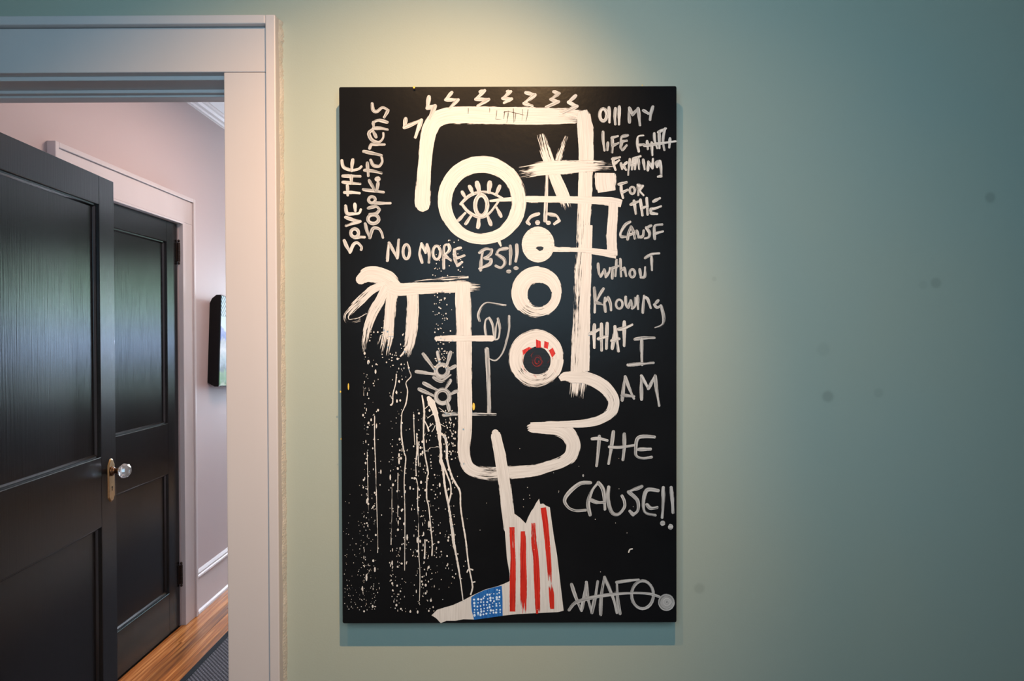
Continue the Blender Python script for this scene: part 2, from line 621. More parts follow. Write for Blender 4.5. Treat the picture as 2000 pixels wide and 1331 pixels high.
TH = math.radians(4.8)
door1 = panel_door('door_1', (-1.400, 1.5435, 0.008), math.pi / 2 + TH, 0.760, 2.022)
door2 = panel_door('door_2', (XW - 0.002, DY0 + 0.006, 0.008), math.pi / 2, DY1 - DY0 - 0.013, 2.020)

# lock plate and glass knob on door_1 (local coordinates of the door)
def hexplate(bm, xc, w, z0, z1, y0, y1):
    pts = [(xc - w / 2, z0 + 0.018), (xc - w / 4, z0 + 0.004), (xc, z0), (xc + w / 4, z0 + 0.004), (xc + w / 2, z0 + 0.018), (xc + w / 2, z1 - 0.022),
           (xc + w * 0.33, z1 - 0.012), (xc + w * 0.2, z1 - 0.002), (xc, z1), (xc - w * 0.2, z1 - 0.002), (xc - w * 0.33, z1 - 0.012), (xc - w / 2, z1 - 0.022)]
    A = [bm.verts.new((x, y0, z)) for x, z in pts]
    q = 0.78
    zc = (z0 + z1) / 2
    B = [bm.verts.new((xc + (x - xc) * q, y1, zc + (z - zc) * (1 - (1 - q) * w / (z1 - z0)))) for x, z in pts]
    n = len(pts)
    for i in range(n):
        j = (i + 1) % n
        bm.faces.new((A[i], A[j], B[j], B[i]))
    bm.faces.new(B)
    bm.faces.new(A[::-1])


xk = 0.760 - 0.0345
zk = 0.977 - 0.008
bm = bmesh.new()
hexplate(bm, xk, 0.044, zk - 0.112, zk + 0.046, 0.0, -0.004)
plate = link('escutcheon_plate', bm, M['brass'], door1, 0.0006)
plate['label'] = 'aged brass lock plate with keyhole'
bm = bmesh.new()
R = Matrix.Translation((xk, 0, 0)) @ Matrix.Rotation(math.radians(90), 4, 'X')
lathe(bm, [(0.0035, 0.0), (0.0035, 0.0044)], 12, Matrix.Translation((xk, 0, zk - 0.058)) @ Matrix.Rotation(math.radians(90), 4, 'X'))
box(bm, xk - 0.0018, xk + 0.0018, -0.0044, 0, zk - 0.071, zk - 0.059)
link('keyhole', bm, M['hole'], plate)
KM = Matrix.Translation((xk, -0.003, zk)) @ Matrix.Rotation(math.radians(90), 4, 'X')
bm = bmesh.new()
lathe(bm, [(0.017, 0.0), (0.018, 0.003), (0.0145, 0.007), (0.0105, 0.009), (0.0095, 0.018), (0.012, 0.022), (0.013, 0.026), (0.010, 0.029)], 20, KM)
neck = link('knob_neck', bm, M['dark_brass'], door1, smooth=True)
bm = bmesh.new()
lathe(bm, [(0.011, 0.027), (0.018, 0.030), (0.0265, 0.040), (0.0265, 0.046), (0.0225, 0.056), (0.014, 0.062)], 12, KM)
knob = link('knob', bm, M['glass'], door1)
knob['label'] = 'faceted clear glass door knob'
bm = bmesh.new()
box(bm, 0.7595, 0.7612, 0.010, 0.028, zk - 0.105, zk + 0.045)
link('latch_plate', bm, M['dark_brass'], door1)

# casing of door_2
t2 = set_kind_struct_empty('trim_2', (XW, DY0, 0))
XF = XW + 0.024
XB = XW + 0.030
Y0o, Y1o = 2.277, 3.279
HZ0, HZ1 = 2.040, 2.1755
tb('side_board', t2, (XW, XF, DY1 + 0.002, Y1o - 0.020, 0, HZ0), bev=0.002)
tb('side_board', t2, (XW, XF, Y0o + 0.020, DY0 - 0.002, 0, HZ0), bev=0.002)
tb('head_board', t2, (XW, XF, Y0o + 0.020, Y1o - 0.020, HZ0, HZ1 - 0.020), bev=0.002)
tb('back_band', t2, (XW, XB + 0.002, Y1o - 0.019, Y1o, 0, HZ1), bev=0.002)
tb('back_band', t2, (XW, XB + 0.002, Y0o, Y0o + 0.019, 0, HZ1), bev=0.002)
tb('back_band', t2, (XW, XB + 0.002, Y0o + 0.019, Y1o - 0.019, HZ1 - 0.019, HZ1), bev=0.002)
tb('door_bead', t2, (XW - 0.004, XF + 0.003, DY0, DY1, HZ0 - 0.010, HZ0 - 0.0005), bev=0.002)
# hinges of door_2
for zc in (1.888, 0.262):
    hx, hy = XW + 0.006, DY1 - 0.006
    bm = bmesh.new()
    for k in range(5):
        z0 = zc - 0.048 + k * 0.0193
        lathe(bm, [(0.0065, z0), (0.0065, z0 + 0.0180)], 12, Matrix.Translation((0, 0, 0)))
    for s in (-1, 1):
        lathe(bm, [(0.003, zc + s * 0.050), (0.0062, zc + s * 0.055), (0.0055, zc + s * 0.060), (0.002, zc + s * 0.063)][::s], 10, Matrix.Identity(4))
    box(bm, -0.010, -0.004, -0.016, 0.0, zc - 0.046, zc + 0.046)
    o = link('hinge', bm, M['hinge'])
    o.parent = door2
    o.matrix_parent_inverse = (Matrix.Translation(door2.location) @ Matrix.Rotation(math.pi / 2, 4, 'Z')).inverted() @ Matrix.Translation((hx, hy, 0))

# baseboard of the hall wall
bw = set_kind_struct_empty('baseboard_west', (XW, Y1o, 0))
tb('base_board', bw, (XW, XW + 0.016, Y1o + 0.001, YE, 0, 0.183), bev=0.001)
bm = bmesh.new()
extrude_profile(bm, [(0, 0.183), (0.018, 0.183), (0.022, 0.190), (0.020, 0.197), (0.013, 0.200), (0.013, 0.208), (0.008, 0.216), (0.004, 0.222), (0, 0.222)], 'y', 0.001, YE - Y1o)
link('base_cap', bm, M['trim'], bw)
bm = bmesh.new()
extrude_profile(bm, [(0.016, 0), (0.030, 0), (0.030, 0.006), (0.027, 0.013), (0.016, 0.017)], 'y', 0.012, YE - Y1o)
link('shoe_moulding', bm, M['trim'], bw)
# crown moulding of the hall
cr = set_kind_struct_empty('trim_3', (XW, YB, CEIL))
bm = bmesh.new()
extrude_profile(bm, [(0, -0.046), (0.006, -0.046), (0.008, -0.038), (0.020, -0.034), (0.024, -0.022), (0.040, -0.016), (0.044, -0.007), (0.056, -0.005), (0.058, 0.0), (0, 0)], 'y', 0.0, YE - YB)
link('crown_moulding', bm, M['trim'], cr)

# ------------------------------------------------------------------ picture on the hall wall
def picture_material():
    m = bpy.data.materials.new('bright_picture_print')
    m.use_nodes = True
    nt = m.node_tree
    b = nt.nodes['Principled BSDF']
    b.inputs['Roughness'].default_value = 0.25
    tc = nt.nodes.new('ShaderNodeTexCoord')
    sx = nt.nodes.new('ShaderNodeSeparateXYZ')
    nz = nt.nodes.new('ShaderNodeTexNoise')
    nz.inputs['Scale'].default_value = 22
    nz.inputs['Detail'].default_value = 3
    md = nt.nodes.new('ShaderNodeMath')
    md.operation = 'MULTIPLY_ADD'
    md.inputs[1].default_value = 0.10
    rm = nt.nodes.new('ShaderNodeMapRange')
    rm.inputs['From Min'].default_value = -0.05
    rm.inputs['From Max'].default_value = 0.56
    rp = nt.nodes.new('ShaderNodeValToRGB')
    e = rp.color_ramp.elements
    e[0].position, e[0].color = 0.02, (0.30, 0.42, 0.20, 1)
    e[1].position, e[1].color = 0.98, (0.42, 0.66, 0.85, 1)
    for p, c in ((0.10, (0.02, 0.05, 0.03)), (0.16, (0.55, 0.70, 0.45)), (0.20, (0.08, 0.26, 0.05)), (0.27, (0.12, 0.30, 0.08)),
                 (0.30, (0.10, 0.17, 0.14)), (0.40, (0.30, 0.42, 0.45)), (0.50, (0.62, 0.68, 0.66)), (0.58, (0.38, 0.42, 0.48)),
                 (0.62, (0.10, 0.16, 0.50)), (0.68, (0.16, 0.22, 0.60)), (0.71, (0.55, 0.70, 0.90)), (0.85, (0.45, 0.68, 0.85))):
        q = e.new(p)
        q.color = (*c, 1)
    # dark slanting dashes in the sky of the picture
    wv = nt.nodes.new('ShaderNodeTexWave')
    wv.bands_direction = 'DIAGONAL'
    wv.inputs['Scale'].default_value = 26
    gt = nt.nodes.new('ShaderNodeMath')
    gt.operation = 'GREATER_THAN'
    gt.inputs[1].default_value = 0.68
    gz = nt.nodes.new('ShaderNodeMath')
    gz.operation = 'GREATER_THAN'
    gz.inputs[1].default_value = 0.39
    an = nt.nodes.new('ShaderNodeMath')
    an.operation = 'MULTIPLY'
    mx = nt.nodes.new('ShaderNodeMix')
    mx.data_type = 'RGBA'
    mx.inputs[7].default_value = (0.03, 0.07, 0.12, 1)
    nt.links.new(tc.outputs['Object'], sx.inputs[0])
    nt.links.new(tc.outputs['Object'], nz.inputs[0])
    nt.links.new(tc.outputs['Object'], wv.inputs[0])
    nt.links.new(nz.outputs[0], md.inputs[0])
    nt.links.new(sx.outputs[2], md.inputs[2])
    nt.links.new(md.outputs[0], rm.inputs[0])
    nt.links.new(rm.outputs[0], rp.inputs[0])
    nt.links.new(wv.outputs['Fac'], gt.inputs[0])
    nt.links.new(sx.outputs[2], gz.inputs[0])
    nt.links.new(gt.outputs[0], an.inputs[0])
    nt.links.new(gz.outputs[0], an.inputs[1])
    nt.links.new(an.outputs[0], mx.inputs[0])
    nt.links.new(rp.outputs[0], mx.inputs[6])
    nt.links.new(mx.outputs[2], b.inputs['Base Color'])
    return m


PY = 3.475
pic = empty('wall_picture', (XW, PY - 0.022, 1.187))
pic.rotation_euler = (-0.075, 0, 0)
tag(pic, 'black sided deep picture with blue and green print hung on pink hall wall', 'picture')
bm = bmesh.new()
# deep black body, its back slimmer than its front
pts = [(0.0, 0.022), (0.040, 0.0), (0.062, 0.0), (0.062, 0.510), (0.036, 0.510), (0.012, 0.490), (0.0, 0.462)]
extrude_profile(bm, pts, 'y', 0.0, 0.70)
link('picture_body', bm, M['black'], pic, 0.002)
bm = bmesh.new()
box(bm, 0.0620, 0.0640, 0.006, 0.694, 0.006, 0.504)
o = link('picture_print', bm, picture_material(), pic)
o['label'] = 'blue, white and green picture print'

# ------------------------------------------------------------------ the painting
T_OFF = 0.050                    # front face of the board in front of the wall
YF = D - T_OFF
corners = [P(662, 170, YF), P(1321.5, 168, YF), P(1321.5, 1216.5, YF), P(669, 1218.5, YF)]
pc = (corners[0] + corners[1] + corners[2] + corners[3]) / 4
painting = empty('painting', (pc.x, D, corners[3].z))
tag(painting, 'tall black board painted with a white abstract face and words, hung on green wall', 'painting')
PL = Vector(painting.location)


def loc(v):
    return Vector(v) - PL


bm = bmesh.new()


def rounded_quad(cs, r=0.004, n=3):
    out = []
    for i in range(4):
        p, a, b = cs[i], cs[i - 1], cs[(i + 1) % 4]
        da, db = (a - p).normalized(), (b - p).normalized()
        for k in range(n + 1):
            t = k / n
            out.append(p + da * r * (1 - t) ** 2 + db * r * t ** 2)
    return out


rq = rounded_quad(corners)
A = [bm.verts.new(loc(p)) for p in rq]
B = [bm.verts.new(loc(p) + Vector((0, 0.016, 0))) for p in rq]
n = len(rq)
for i in range(n):
    j = (i + 1) % n
    bm.faces.new((A[i], A[j], B[j], B[i]))
bm.faces.new(A)
bm.faces.new(B[::-1])
board = link('board', bm, M['board'], painting, 0.0015)
board['label'] = 'black painted wooden board'
# frame of battens behind the board, against the wall
x0, x1 = corners[3].x + 0.05, corners[2].x - 0.05
z0, z1 = corners[3].z + 0.05, corners[0].z - 0.05
for b in ((x0, x1, z0, z0 + 0.04), (x0, x1, z1 - 0.04, z1), (x0, x0 + 0.04, z0 + 0.04, z1 - 0.04), (x1 - 0.04, x1, z0 + 0.04, z1 - 0.04)):
    boxes('backing_batten', [(b[0] - PL.x, b[1] - PL.x, YF + 0.016 - PL.y, -0.0005, b[2] - PL.z, b[3] - PL.z)], M['board_edge'], painting)


# ---- brush paint
def paint(name, c_lo, c_hi, rough=0.42, streak=520.0, cover=1.0, edge=0.55):
    """brushed paint: bristle streaks along u, ragged edges, dry where the 'dry' attribute says so"""
    m = bpy.data.materials.new(name)
    m.use_nodes = True
    nt = m.node_tree
    b = nt.nodes['Principled BSDF']
    b.inputs['Roughness'].default_value = rough
    b.inputs['Specular IOR Level'].default_value = 0.12
    uv = nt.nodes.new('ShaderNodeUVMap')
    mp = nt.nodes.new('ShaderNodeMapping')
    mp.inputs['Scale'].default_value = (16, streak, 1)
    nz = nt.nodes.new('ShaderNodeTexNoise')
    nz.inputs['Scale'].default_value = 1.0
    nz.inputs['Detail'].default_value = 3
    mp2 = nt.nodes.new('ShaderNodeMapping')
    mp2.inputs['Scale'].default_value = (60, 260, 1)
    nz2 = nt.nodes.new('ShaderNodeTexNoise')
    nz2.inputs['Scale'].default_value = 1.0
    nz2.inputs['Detail'].default_value = 4
    at = nt.nodes.new('ShaderNodeAttribute')
    at.attribute_name = 'paint'
    sp = nt.nodes.new('ShaderNodeSeparateColor')
    nt.links.new(uv.outputs[0], mp.inputs[0])
    nt.links.new(mp.outputs[0], nz.inputs[0])
    nt.links.new(uv.outputs[0], mp2.inputs[0])
    nt.links.new(mp2.outputs[0], nz2.inputs[0])
    nt.links.new(at.outputs['Color'], sp.inputs[0])
    # colour
    cr_ = nt.nodes.new('ShaderNodeMix')
    cr_.data_type = 'RGBA'
    cr_.inputs[6].default_value = (*c_lo, 1)
    cr_.inputs[7].default_value = (*c_hi, 1)
    mr = nt.nodes.new('ShaderNodeMapRange')
    mr.inputs['From Min'].default_value = 0.35
    mr.inputs['From Max'].default_value = 0.62
    nt.links.new(nz.outputs[0], mr.inputs[0])
    nt.links.new(mr.outputs[0], cr_.inputs[0])
    nt.links.new(cr_.outputs[2], b.inputs['Base Color'])
    # coverage = streaks*0.7 + fine*0.3 + (1 - dry*1.25) - edge*e^8
    def math_(op, a, b_, c=None):
        q = nt.nodes.new('ShaderNodeMath')
        q.operation = op
        for i, v in enumerate((a, b_, c)):
            if v is None:
                continue
            if isinstance(v, (int, float)):
                q.inputs[i].default_value = v
            else:
                nt.links.new(v, q.inputs[i])
        return q.outputs[0]
    s = math_('ADD', math_('MULTIPLY', nz.outputs[0], 0.68), math_('MULTIPLY', nz2.outputs[0], 0.32))
    s = math_('MULTIPLY_ADD', s, 2.2, -0.52)
    s = math_('SUBTRACT', s, math_('MULTIPLY_ADD', sp.outputs[0], 1.55, -0.10))
    e2 = math_('ABSOLUTE', math_('MULTIPLY_ADD', sp.outputs[1], 2.0, -1.0), 0)
    s = math_('SUBTRACT', s, math_('MULTIPLY', math_('POWER', e2, 7.0), edge * 0.9))
    s = math_('MULTIPLY_ADD', s, 6.0, -0.2)
    cl = nt.nodes.new('ShaderNodeClamp')
    nt.links.new(s, cl.inputs[0])
    al = math_('MULTIPLY', cl.outputs[0], cover)
    nt.links.new(al, b.inputs['Alpha'])
    return m


M['cream'] = paint('cream_white_brush_paint', (0.55, 0.505, 0.475), (0.66, 0.615, 0.585), 0.5, edge=0.85)
M['pen'] = paint('white_paint_pen', (0.32, 0.305, 0.295), (0.62, 0.59, 0.57), 0.4, streak=420, edge=0.35)
M['grey'] = paint('thin_grey_paint', (0.19, 0.187, 0.187), (0.50, 0.485, 0.48), 0.45, streak=420, edge=0.4)
M['red'] = paint('red_brush_paint', (0.36, 0.014, 0.010), (0.62, 0.036, 0.022), 0.4, edge=0.4)
M['pink'] = paint('faint_red_paint', (0.62, 0.22, 0.20), (0.75, 0.40, 0.38), 0.45, edge=0.5)
M['darkred'] = paint('dark_red_paint', (0.07, 0.005, 0.004), (0.24, 0.016, 0.010), 0.4)
M['ink'] = paint('black_paint', (0.009, 0.009, 0.010), (0.013, 0.013, 0.014), 0.4, edge=0.3)
M['blue'] = paint('blue_brush_paint', (0.012, 0.07, 0.30), (0.03, 0.17, 0.46), 0.4, edge=0.3)
M['sky'] = paint('pale_blue_dots', (0.45, 0.62, 0.85), (0.75, 0.85, 0.95), 0.4, edge=0.0)
M['yellow'] = paint('yellow_paint', (0.65, 0.40, 0.05), (0.8, 0.55, 0.1), 0.4, edge=0.0)
M['drip'] = paint('dripped_white_paint', (0.58, 0.53, 0.49), (0.72, 0.67, 0.63), 0.35, edge=0.0)

LAYER = [0]
ORI = {'A': (650, 160, 5.5457), 'B': (980, 160, 5.5444), 'C': (650, 380, 5.5457), 'D': (980, 380, 5.5444), 'E': (650, 600, 5.5457),
       'F': (980, 600, 5.5444), 'G': (650, 820, 5.5457), 'H': (980, 820, 5.5444), 'I': (650, 1040, 5.5457), 'J': (980, 1040, 5.5444), 'N': (0, 0, 1.0)}
MPP = YF / F                     # metres per photo pixel on the board


class Paint:
    """collects the brush marks of one painted motif as one mesh on the board"""
    def __init__(self):
        self.bm = bmesh.new()
        self.uv = self.bm.loops.layers.uv.new('UVMap')
        self.at = self.bm.loops.layers.float_color.new('paint')

    def v(self, x, y, lay):
        p = P(x, y, YF)
        p.y = YF - 0.00025 - lay * 4e-6
        return self.bm.verts.new(loc(p))

    def face(self, vs, uvs, ats):
        try:
            f = self.bm.faces.new(vs)
        except ValueError:
            return
        for l, u_, a_ in zip(f.loops, uvs, ats):
            l[self.uv].uv = u_
            l[self.at] = a_

    def ribbon(self, pts, ws, dry, cap=True, closed=False):
        """pts in photo pixels (dense), ws widths in px, dry per point 0..1"""
        LAYER[0] += 1
        lay = LAYER[0]
        off = random.random() * 40
        n = len(pts)
        cols = (-1, -0.86, 0.0, 0.86, 1)
        rows = []
        s = 0.0
        for i in range(n):
            if closed:
                a, b = pts[(i - 1) % n], pts[(i + 1) % n]
            else:
                a, b = pts[max(i - 1, 0)], pts[min(i + 1, n - 1)]
            tx, ty = b[0] - a[0], b[1] - a[1]
            L = math.hypot(tx, ty) or 1
            nx, ny = -ty / L, tx / L
            if i:
                s += math.hypot(pts[i][0] - pts[i - 1][0], pts[i][1] - pts[i - 1][1])
            hw = ws[i] / 2
            rows.append([(self.v(pts[i][0] + nx * hw * c, pts[i][1] + ny * hw * c, lay), (s * MPP + off, c * hw * MPP + off * 0.37), (dry[i], c * 0.5 + 0.5, 0, 1)) for c in cols])
        if closed:
            s += math.hypot(pts[0][0] - pts[-1][0], pts[0][1] - pts[-1][1])
            rows.append([(r[0], (s * MPP + off, r[1][1]), r[2]) for r in rows[0]])
        for a, b in zip(rows, rows[1:]):
            for k in range(len(cols) - 1):
                q = (a[k], a[k + 1], b[k + 1], b[k])
                self.face([x[0] for x in q], [x[1] for x in q], [x[2] for x in q])
        if cap and not closed:
            for end in (0, -1):
                p = pts[end]
                o_ = pts[1] if end == 0 else pts[-2]
                ang = math.atan2(p[1] - o_[1], p[0] - o_[0])
                hw = ws[end] / 2
                row = rows[end]
                arc = []
                m_ = 6
                for k in range(1, m_):
                    t = ang - math.pi / 2 + math.pi * k / m_
                    x, y = p[0] + hw * math.cos(t), p[1] + hw * math.sin(t)
                    arc.append((self.v(x, y, lay), ((s if end else 0) * MPP + off, off * .37 + math.sin(t - ang) * hw * MPP), (dry[end], 0.5 + 0.45 * math.sin(t - ang), 0, 1)))
                c0, c1 = (row[0], row[-1])
                ring = [c1] + arc + [c0] if end == 0 else [c0] + arc + [c1]
                mid = row[2]
                for a, b in zip(ring, ring[1:]):
                    self.face([mid[0], a[0], b[0]], [mid[1], a[1], b[1]], [mid[2], a[2], b[2]])

    def disc(self, x, y, rx, ry, dry=0.0, seg=10, wob=0.0):
        LAYER[0] += 1
        lay = LAYER[0]
        off = random.random() * 40
        c = (self.v(x, y, lay), (off, off), (dry, 0.5, 0, 1))
        ring = []
        for k in range(seg):
            t = 2 * math.pi * k / seg
            q = 1 + random.uniform(-wob, wob)
            ring.append((self.v(x + rx * q * math.cos(t), y + ry * q * math.sin(t), lay), (off + rx * math.cos(t) * MPP, off + ry * math.sin(t) * MPP), (dry, 0.95, 0, 1)))
        for k in range(seg):
            a, b = ring[k], ring[(k + 1) % seg]
            self.face([c[0], a[0], b[0]], [c[1], a[1], b[1]], [c[2], a[2], b[2]])

    def poly(self, pts, dry=0.0):
        LAYER[0] += 1
        lay = LAYER[0]
        off = random.random() * 40
        vs = [self.v(x, y, lay) for x, y in pts]
        for t in tessellate_polygon([[Vector((x, y, 0)) for x, y in pts]]):
            self.face([vs[i] for i in t], [(off + pts[i][1] * MPP, off + pts[i][0] * MPP) for i in t], [(dry, 0.5, 0, 1)] * 3)

    def done(self, name, material, parent=None, label=None):
        bmesh.ops.triangulate(self.bm, faces=[f for f in self.bm.faces if len(f.verts) > 4])
        me = bpy.data.meshes.new(name)
        self.bm.to_mesh(me)
        self.bm.free()
        me.materials.append(M[material])
        # all marks face the room
        flip = [p.index for p in me.polygons if p.normal.y > 0]
        if flip:
            b2 = bmesh.new()
            b2.from_mesh(me)
            b2.faces.ensure_lookup_table()
            bmesh.ops.reverse_faces(b2, faces=[b2.faces[i] for i in flip])
            b2.to_mesh(me)
            b2.free()
        o = bpy.data.objects.new(name, me)
        COL.objects.link(o)
        o.parent = parent or painting
        if label:
            o['label'] = label
        return o


def px(c, pts):
    ox, oy, s = ORI[c]
    return [(ox + p[0] / s, oy + p[1] / s, *(p[2:])) for p in pts]


def catmull(pts, step=2.5):
    """dense smooth curve; extra components (width, dry) are carried along"""
    if len(pts) == 2:
        pts = [pts[0], tuple((a + b) / 2 for a, b in zip(*pts)), pts[1]]
    out = []
    n = len(pts)
    for i in range(n - 1):
        p0, p1, p2, p3 = pts[max(i - 1, 0)], pts[i], pts[i + 1], pts[min(i + 2, n - 1)]
        L = math.hypot(p2[0] - p1[0], p2[1] - p1[1])
        m = max(2, int(L / step))
        for k in range(m):
            t = k / m
            q = []
            for d in range(len(p1)):
                a, b, c, e = p0[d], p1[d], p2[d], p3[d]
                if d < 2:
                    q.append(0.5 * (2 * b + (c - a) * t + (2 * a - 5 * b + 4 * c - e) * t * t + (3 * b - a - 3 * c + e) * t ** 3))
                else:
                    q.append(b + (c - b) * t)
            out.append(tuple(q))
    out.append(tuple(pts[-1]))
    return out


def brush(pt, pts, jag=0.0, cap=False):
    """wide stroke; each point = (x, y, width, dry) in photo pixels"""
    d = catmull(pts, 3.0)
    pt.ribbon([(q[0], q[1]) for q in d], [q[2] * (1 + random.uniform(-jag, jag)) for q in d], [q[3] for q in d], cap=cap)


def pen(pt, c, pts, w=48, dry=0.12, taper=True):
    """letter stroke in crop pixels: sharp turns split it into separate pulls of the brush"""
    q = px(c, pts)
    w = w / ORI[c][2] * 0.94
    parts, cur = [], [q[0]]
    for i in range(1, len(q)):
        cur.append(q[i])
        if i < len(q) - 1:
            ax, ay = q[i][0] - q[i - 1][0], q[i][1] - q[i - 1][1]
            bx_, by_ = q[i + 1][0] - q[i][0], q[i + 1][1] - q[i][1]
            cs = (ax * bx_ + ay * by_) / ((math.hypot(ax, ay) or 1) * (math.hypot(bx_, by_) or 1))
            if cs < 0.25:
                parts.append(cur)
                cur = [q[i]]
    parts.append(cur)
    for p in parts:
        d = catmull(p, 2.0)
        n_ = len(d)
        ws = []
        for i in range(n_):
            t = i / (n_ - 1)
            k = 1.0
            if taper:
                k = 0.72 + 0.28 * math.sin(math.pi * min(1, t * 1.25 + 0.12))
            ws.append(w * k * random.uniform(0.97, 1.03))
        pt.ribbon([(a[0], a[1]) for a in d], ws, [dry + 0.12 * (i / n_) for i in range(n_)])


def ell(pt, c, cx, cy, rx, ry, w=40, dry=0.1, start=0, turn=360):
    """oval drawn with the brush, crop pixels"""
    pts = []
    for k in range(25):
        t = math.radians(start + turn * k / 24)
        pts.append((cx + rx * math.cos(t), cy + ry * math.sin(t)))
    q = px(c, pts)
    w = w / ORI[c][2]
    if abs(turn) >= 360:
        q = q[:-1]
        pt.ribbon(q, [w * random.uniform(0.92, 1.05) for _ in q], [dry] * len(q), closed=True)
    else:
        pt.ribbon(q, [w] * len(q), [dry] * len(q))


# ---- thin grey house-like lines first (they lie under the white strokes)
p = Paint()
brush(p, [(1068, 340, 7, .2), (1067, 380, 7, .2), (1064.8, 431, 8, .25)], cap=True)
pen(p, 'D', [(400, 210), (320, 240), (275, 300), (300, 322)], 44)
pen(p, 'D', [(500, 212), (590, 232), (622, 285), (570, 320)], 44)
p.disc(*px('D', [(388, 305)])[0], 5, 5)
p.disc(*px('D', [(505, 308)])[0], 5, 4.3)
p.done('painted_nose', 'pen')
p = Paint()
pen(p, 'E', [(1590, 150), (1575, 90), (1600, 20), (1650, -35), (1720, -40), (1800, -28), (1870, -20)], 32, .2)
pen(p, 'E', [(1910, 100), (1905, 240), (1870, 400), (1830, 510), (1765, 575), (1705, 560)], 34, .2)
pen(p, 'E', [(1662, 320), (1648, 220), (1660, 140), (1695, 118), (1730, 190), (1742, 290), (1755, 350)], 32, .15)
pen(p, 'E', [(1755, 345), (1768, 200), (1788, 125), (1808, 230), (1795, 335), (1760, 352)], 32, .15)
p.done('painted_curl', 'grey')
p = Paint()
pen(p, 'E', [(1668, 460), (1682, 700), (1690, 920), (1694, 1140)], 52, .15, False)
pen(p, 'E', [(1200, 1172), (1330, 1158), (1520, 1160), (1760, 1163)], 46, .2)
p.done('painted_post', 'grey')

# ---- head outline
p = Paint()
brush(p, [(831, 412, 12, 0), (828, 405, 27, 0), (825.5, 396, 32, 0), (826, 376, 31, 0), (829.5, 322, 27, 0.05), (834.5, 275, 31, .12), (840, 252, 33, .1), (850, 236, 33, .0), (868, 228, 33, 0),
          (890, 225.5, 35, 0), (930, 225, 35, 0), (985, 226, 36, 0), (1050, 227, 35, .0), (1090, 227, 34, .08), (1120, 227, 33, .28), (1142, 229, 28, .42)], 0.01)
brush(p, [(834, 262, 40, .55), (826, 290, 20, .7), (820, 335, 10, .85)], 0.02)
brush(p, [(1092, 219, 16, .3), (1120, 222, 20, .3), (1141, 232, 24, .22), (1151, 252, 18, .15), (1154, 285, 10, .2)], 0.03)
brush(p, [(1138, 216, 20, .3), (1140, 226, 28, .08), (1142, 240, 30, .0), (1143, 262, 30, 0), (1145, 300, 31, .08), (1143.5, 350, 29, .05), (1142, 400, 29, .0), (1140, 440, 30, .22), (1139, 490, 31, .30),
          (1136.5, 540, 34, .26), (1134.5, 600, 35, .34), (1132.5, 660, 37, .24), (1131.5, 720, 38, .20), (1129, 755, 38, .28), (1127, 778, 36, .5)], 0.02)
brush(p, [(1148.5, 440, 18, .0), (1145, 540, 20, 0), (1142, 640, 22, .0), (1141, 725, 22, .05)], 0.02)
p.done('painted_head_outline', 'cream')
p = Paint()
for x0_, y0_, x1_, y1_ in ((1468, 285, 1465, 345), (1698, 285, 1696, 330), (1776, 312, 1764, 405), (1764, 405, 1835, 408), (1858, 320, 1850, 400), (1850, 330, 1920, 322), (1900, 315, 1885, 440)):
    pen(p, 'A', [(x0_, y0_), ((x0_ + x1_) / 2 + 2, (y0_ + y1_) / 2), (x1_, y1_)], 7, .2)
for x0_, y0_, x1_, y1_ in ((30, 320, 20, 400), (30, 320, 130, 330), (70, 340, 60, 410), (125, 290, 130, 440), (150, 340, 140, 430), (110, 330, 240, 360), (225, 300, 215, 420), (285, 300, 262, 430), (945, 925, 912, 980)):
    pen(p, 'B', [(x0_, y0_), ((x0_ + x1_) / 2 + 2, (y0_ + y1_) / 2), (x1_, y1_)], 8 if y0_ < 900 else 13, .2)
p.done('scratched_lines', 'ink')['kind'] = 'stuff'

# ---- crossed strokes on the forehead, pointer box
p = Paint()
brush(p, [(1057, 262, 22, .46), (1064, 290, 24, .30), (1074, 320, 23, .1), (1086, 350, 24, .05), (1098, 378, 26, .05), (1106, 400, 24, .4), (1112, 416, 18, .75)], 0.02)
brush(p, [(1106, 266, 11, .42), (1098, 290, 14, .32), (1089, 314, 14, .25)], 0.03)
brush(p, [(1012, 338, 26, .50), (1035, 334, 31, .36), (1056, 330, 30, .1), (1085, 328, 29, .05), (1124, 326, 27, .1), (1155, 325, 27, .22), (1178, 324, 24, .42), (1200, 324, 18, .52)], 0.02)
p.done('painted_cross', 'cream')
p = Paint()
brush(p, [(956, 393, 5, .15), (985, 390, 8, .1), (1015, 389, 10, 0), (1034, 389.5, 14, .05), (1090, 390, 14, .08), (1150, 391.5, 15, .0), (1195, 394, 18, 0), (1214, 398, 15, 0)], 0.02)
brush(p, [(1198, 396, 18, 0), (1197, 425, 20, .05), (1194, 460, 21, .05), (1196, 500, 21, .1)], 0.02)
brush(p, [(1204, 498, 20, .2), (1180, 494, 14, .15), (1150, 490, 12, .1), (1120, 488, 10, .25), (1090, 487, 11, .2), (1072, 485, 18, .0)], 0.02)
p.done('painted_pointer', 'cream')
p = Paint()
brush(p, [(1182, 338, 41, .05), (1182, 346, 44, .0), (1182.5, 358, 43, .0), (1184, 368, 40, .0), (1185, 374.5, 36, .05)], 0.01)
p.done('painted_square', 'cream')

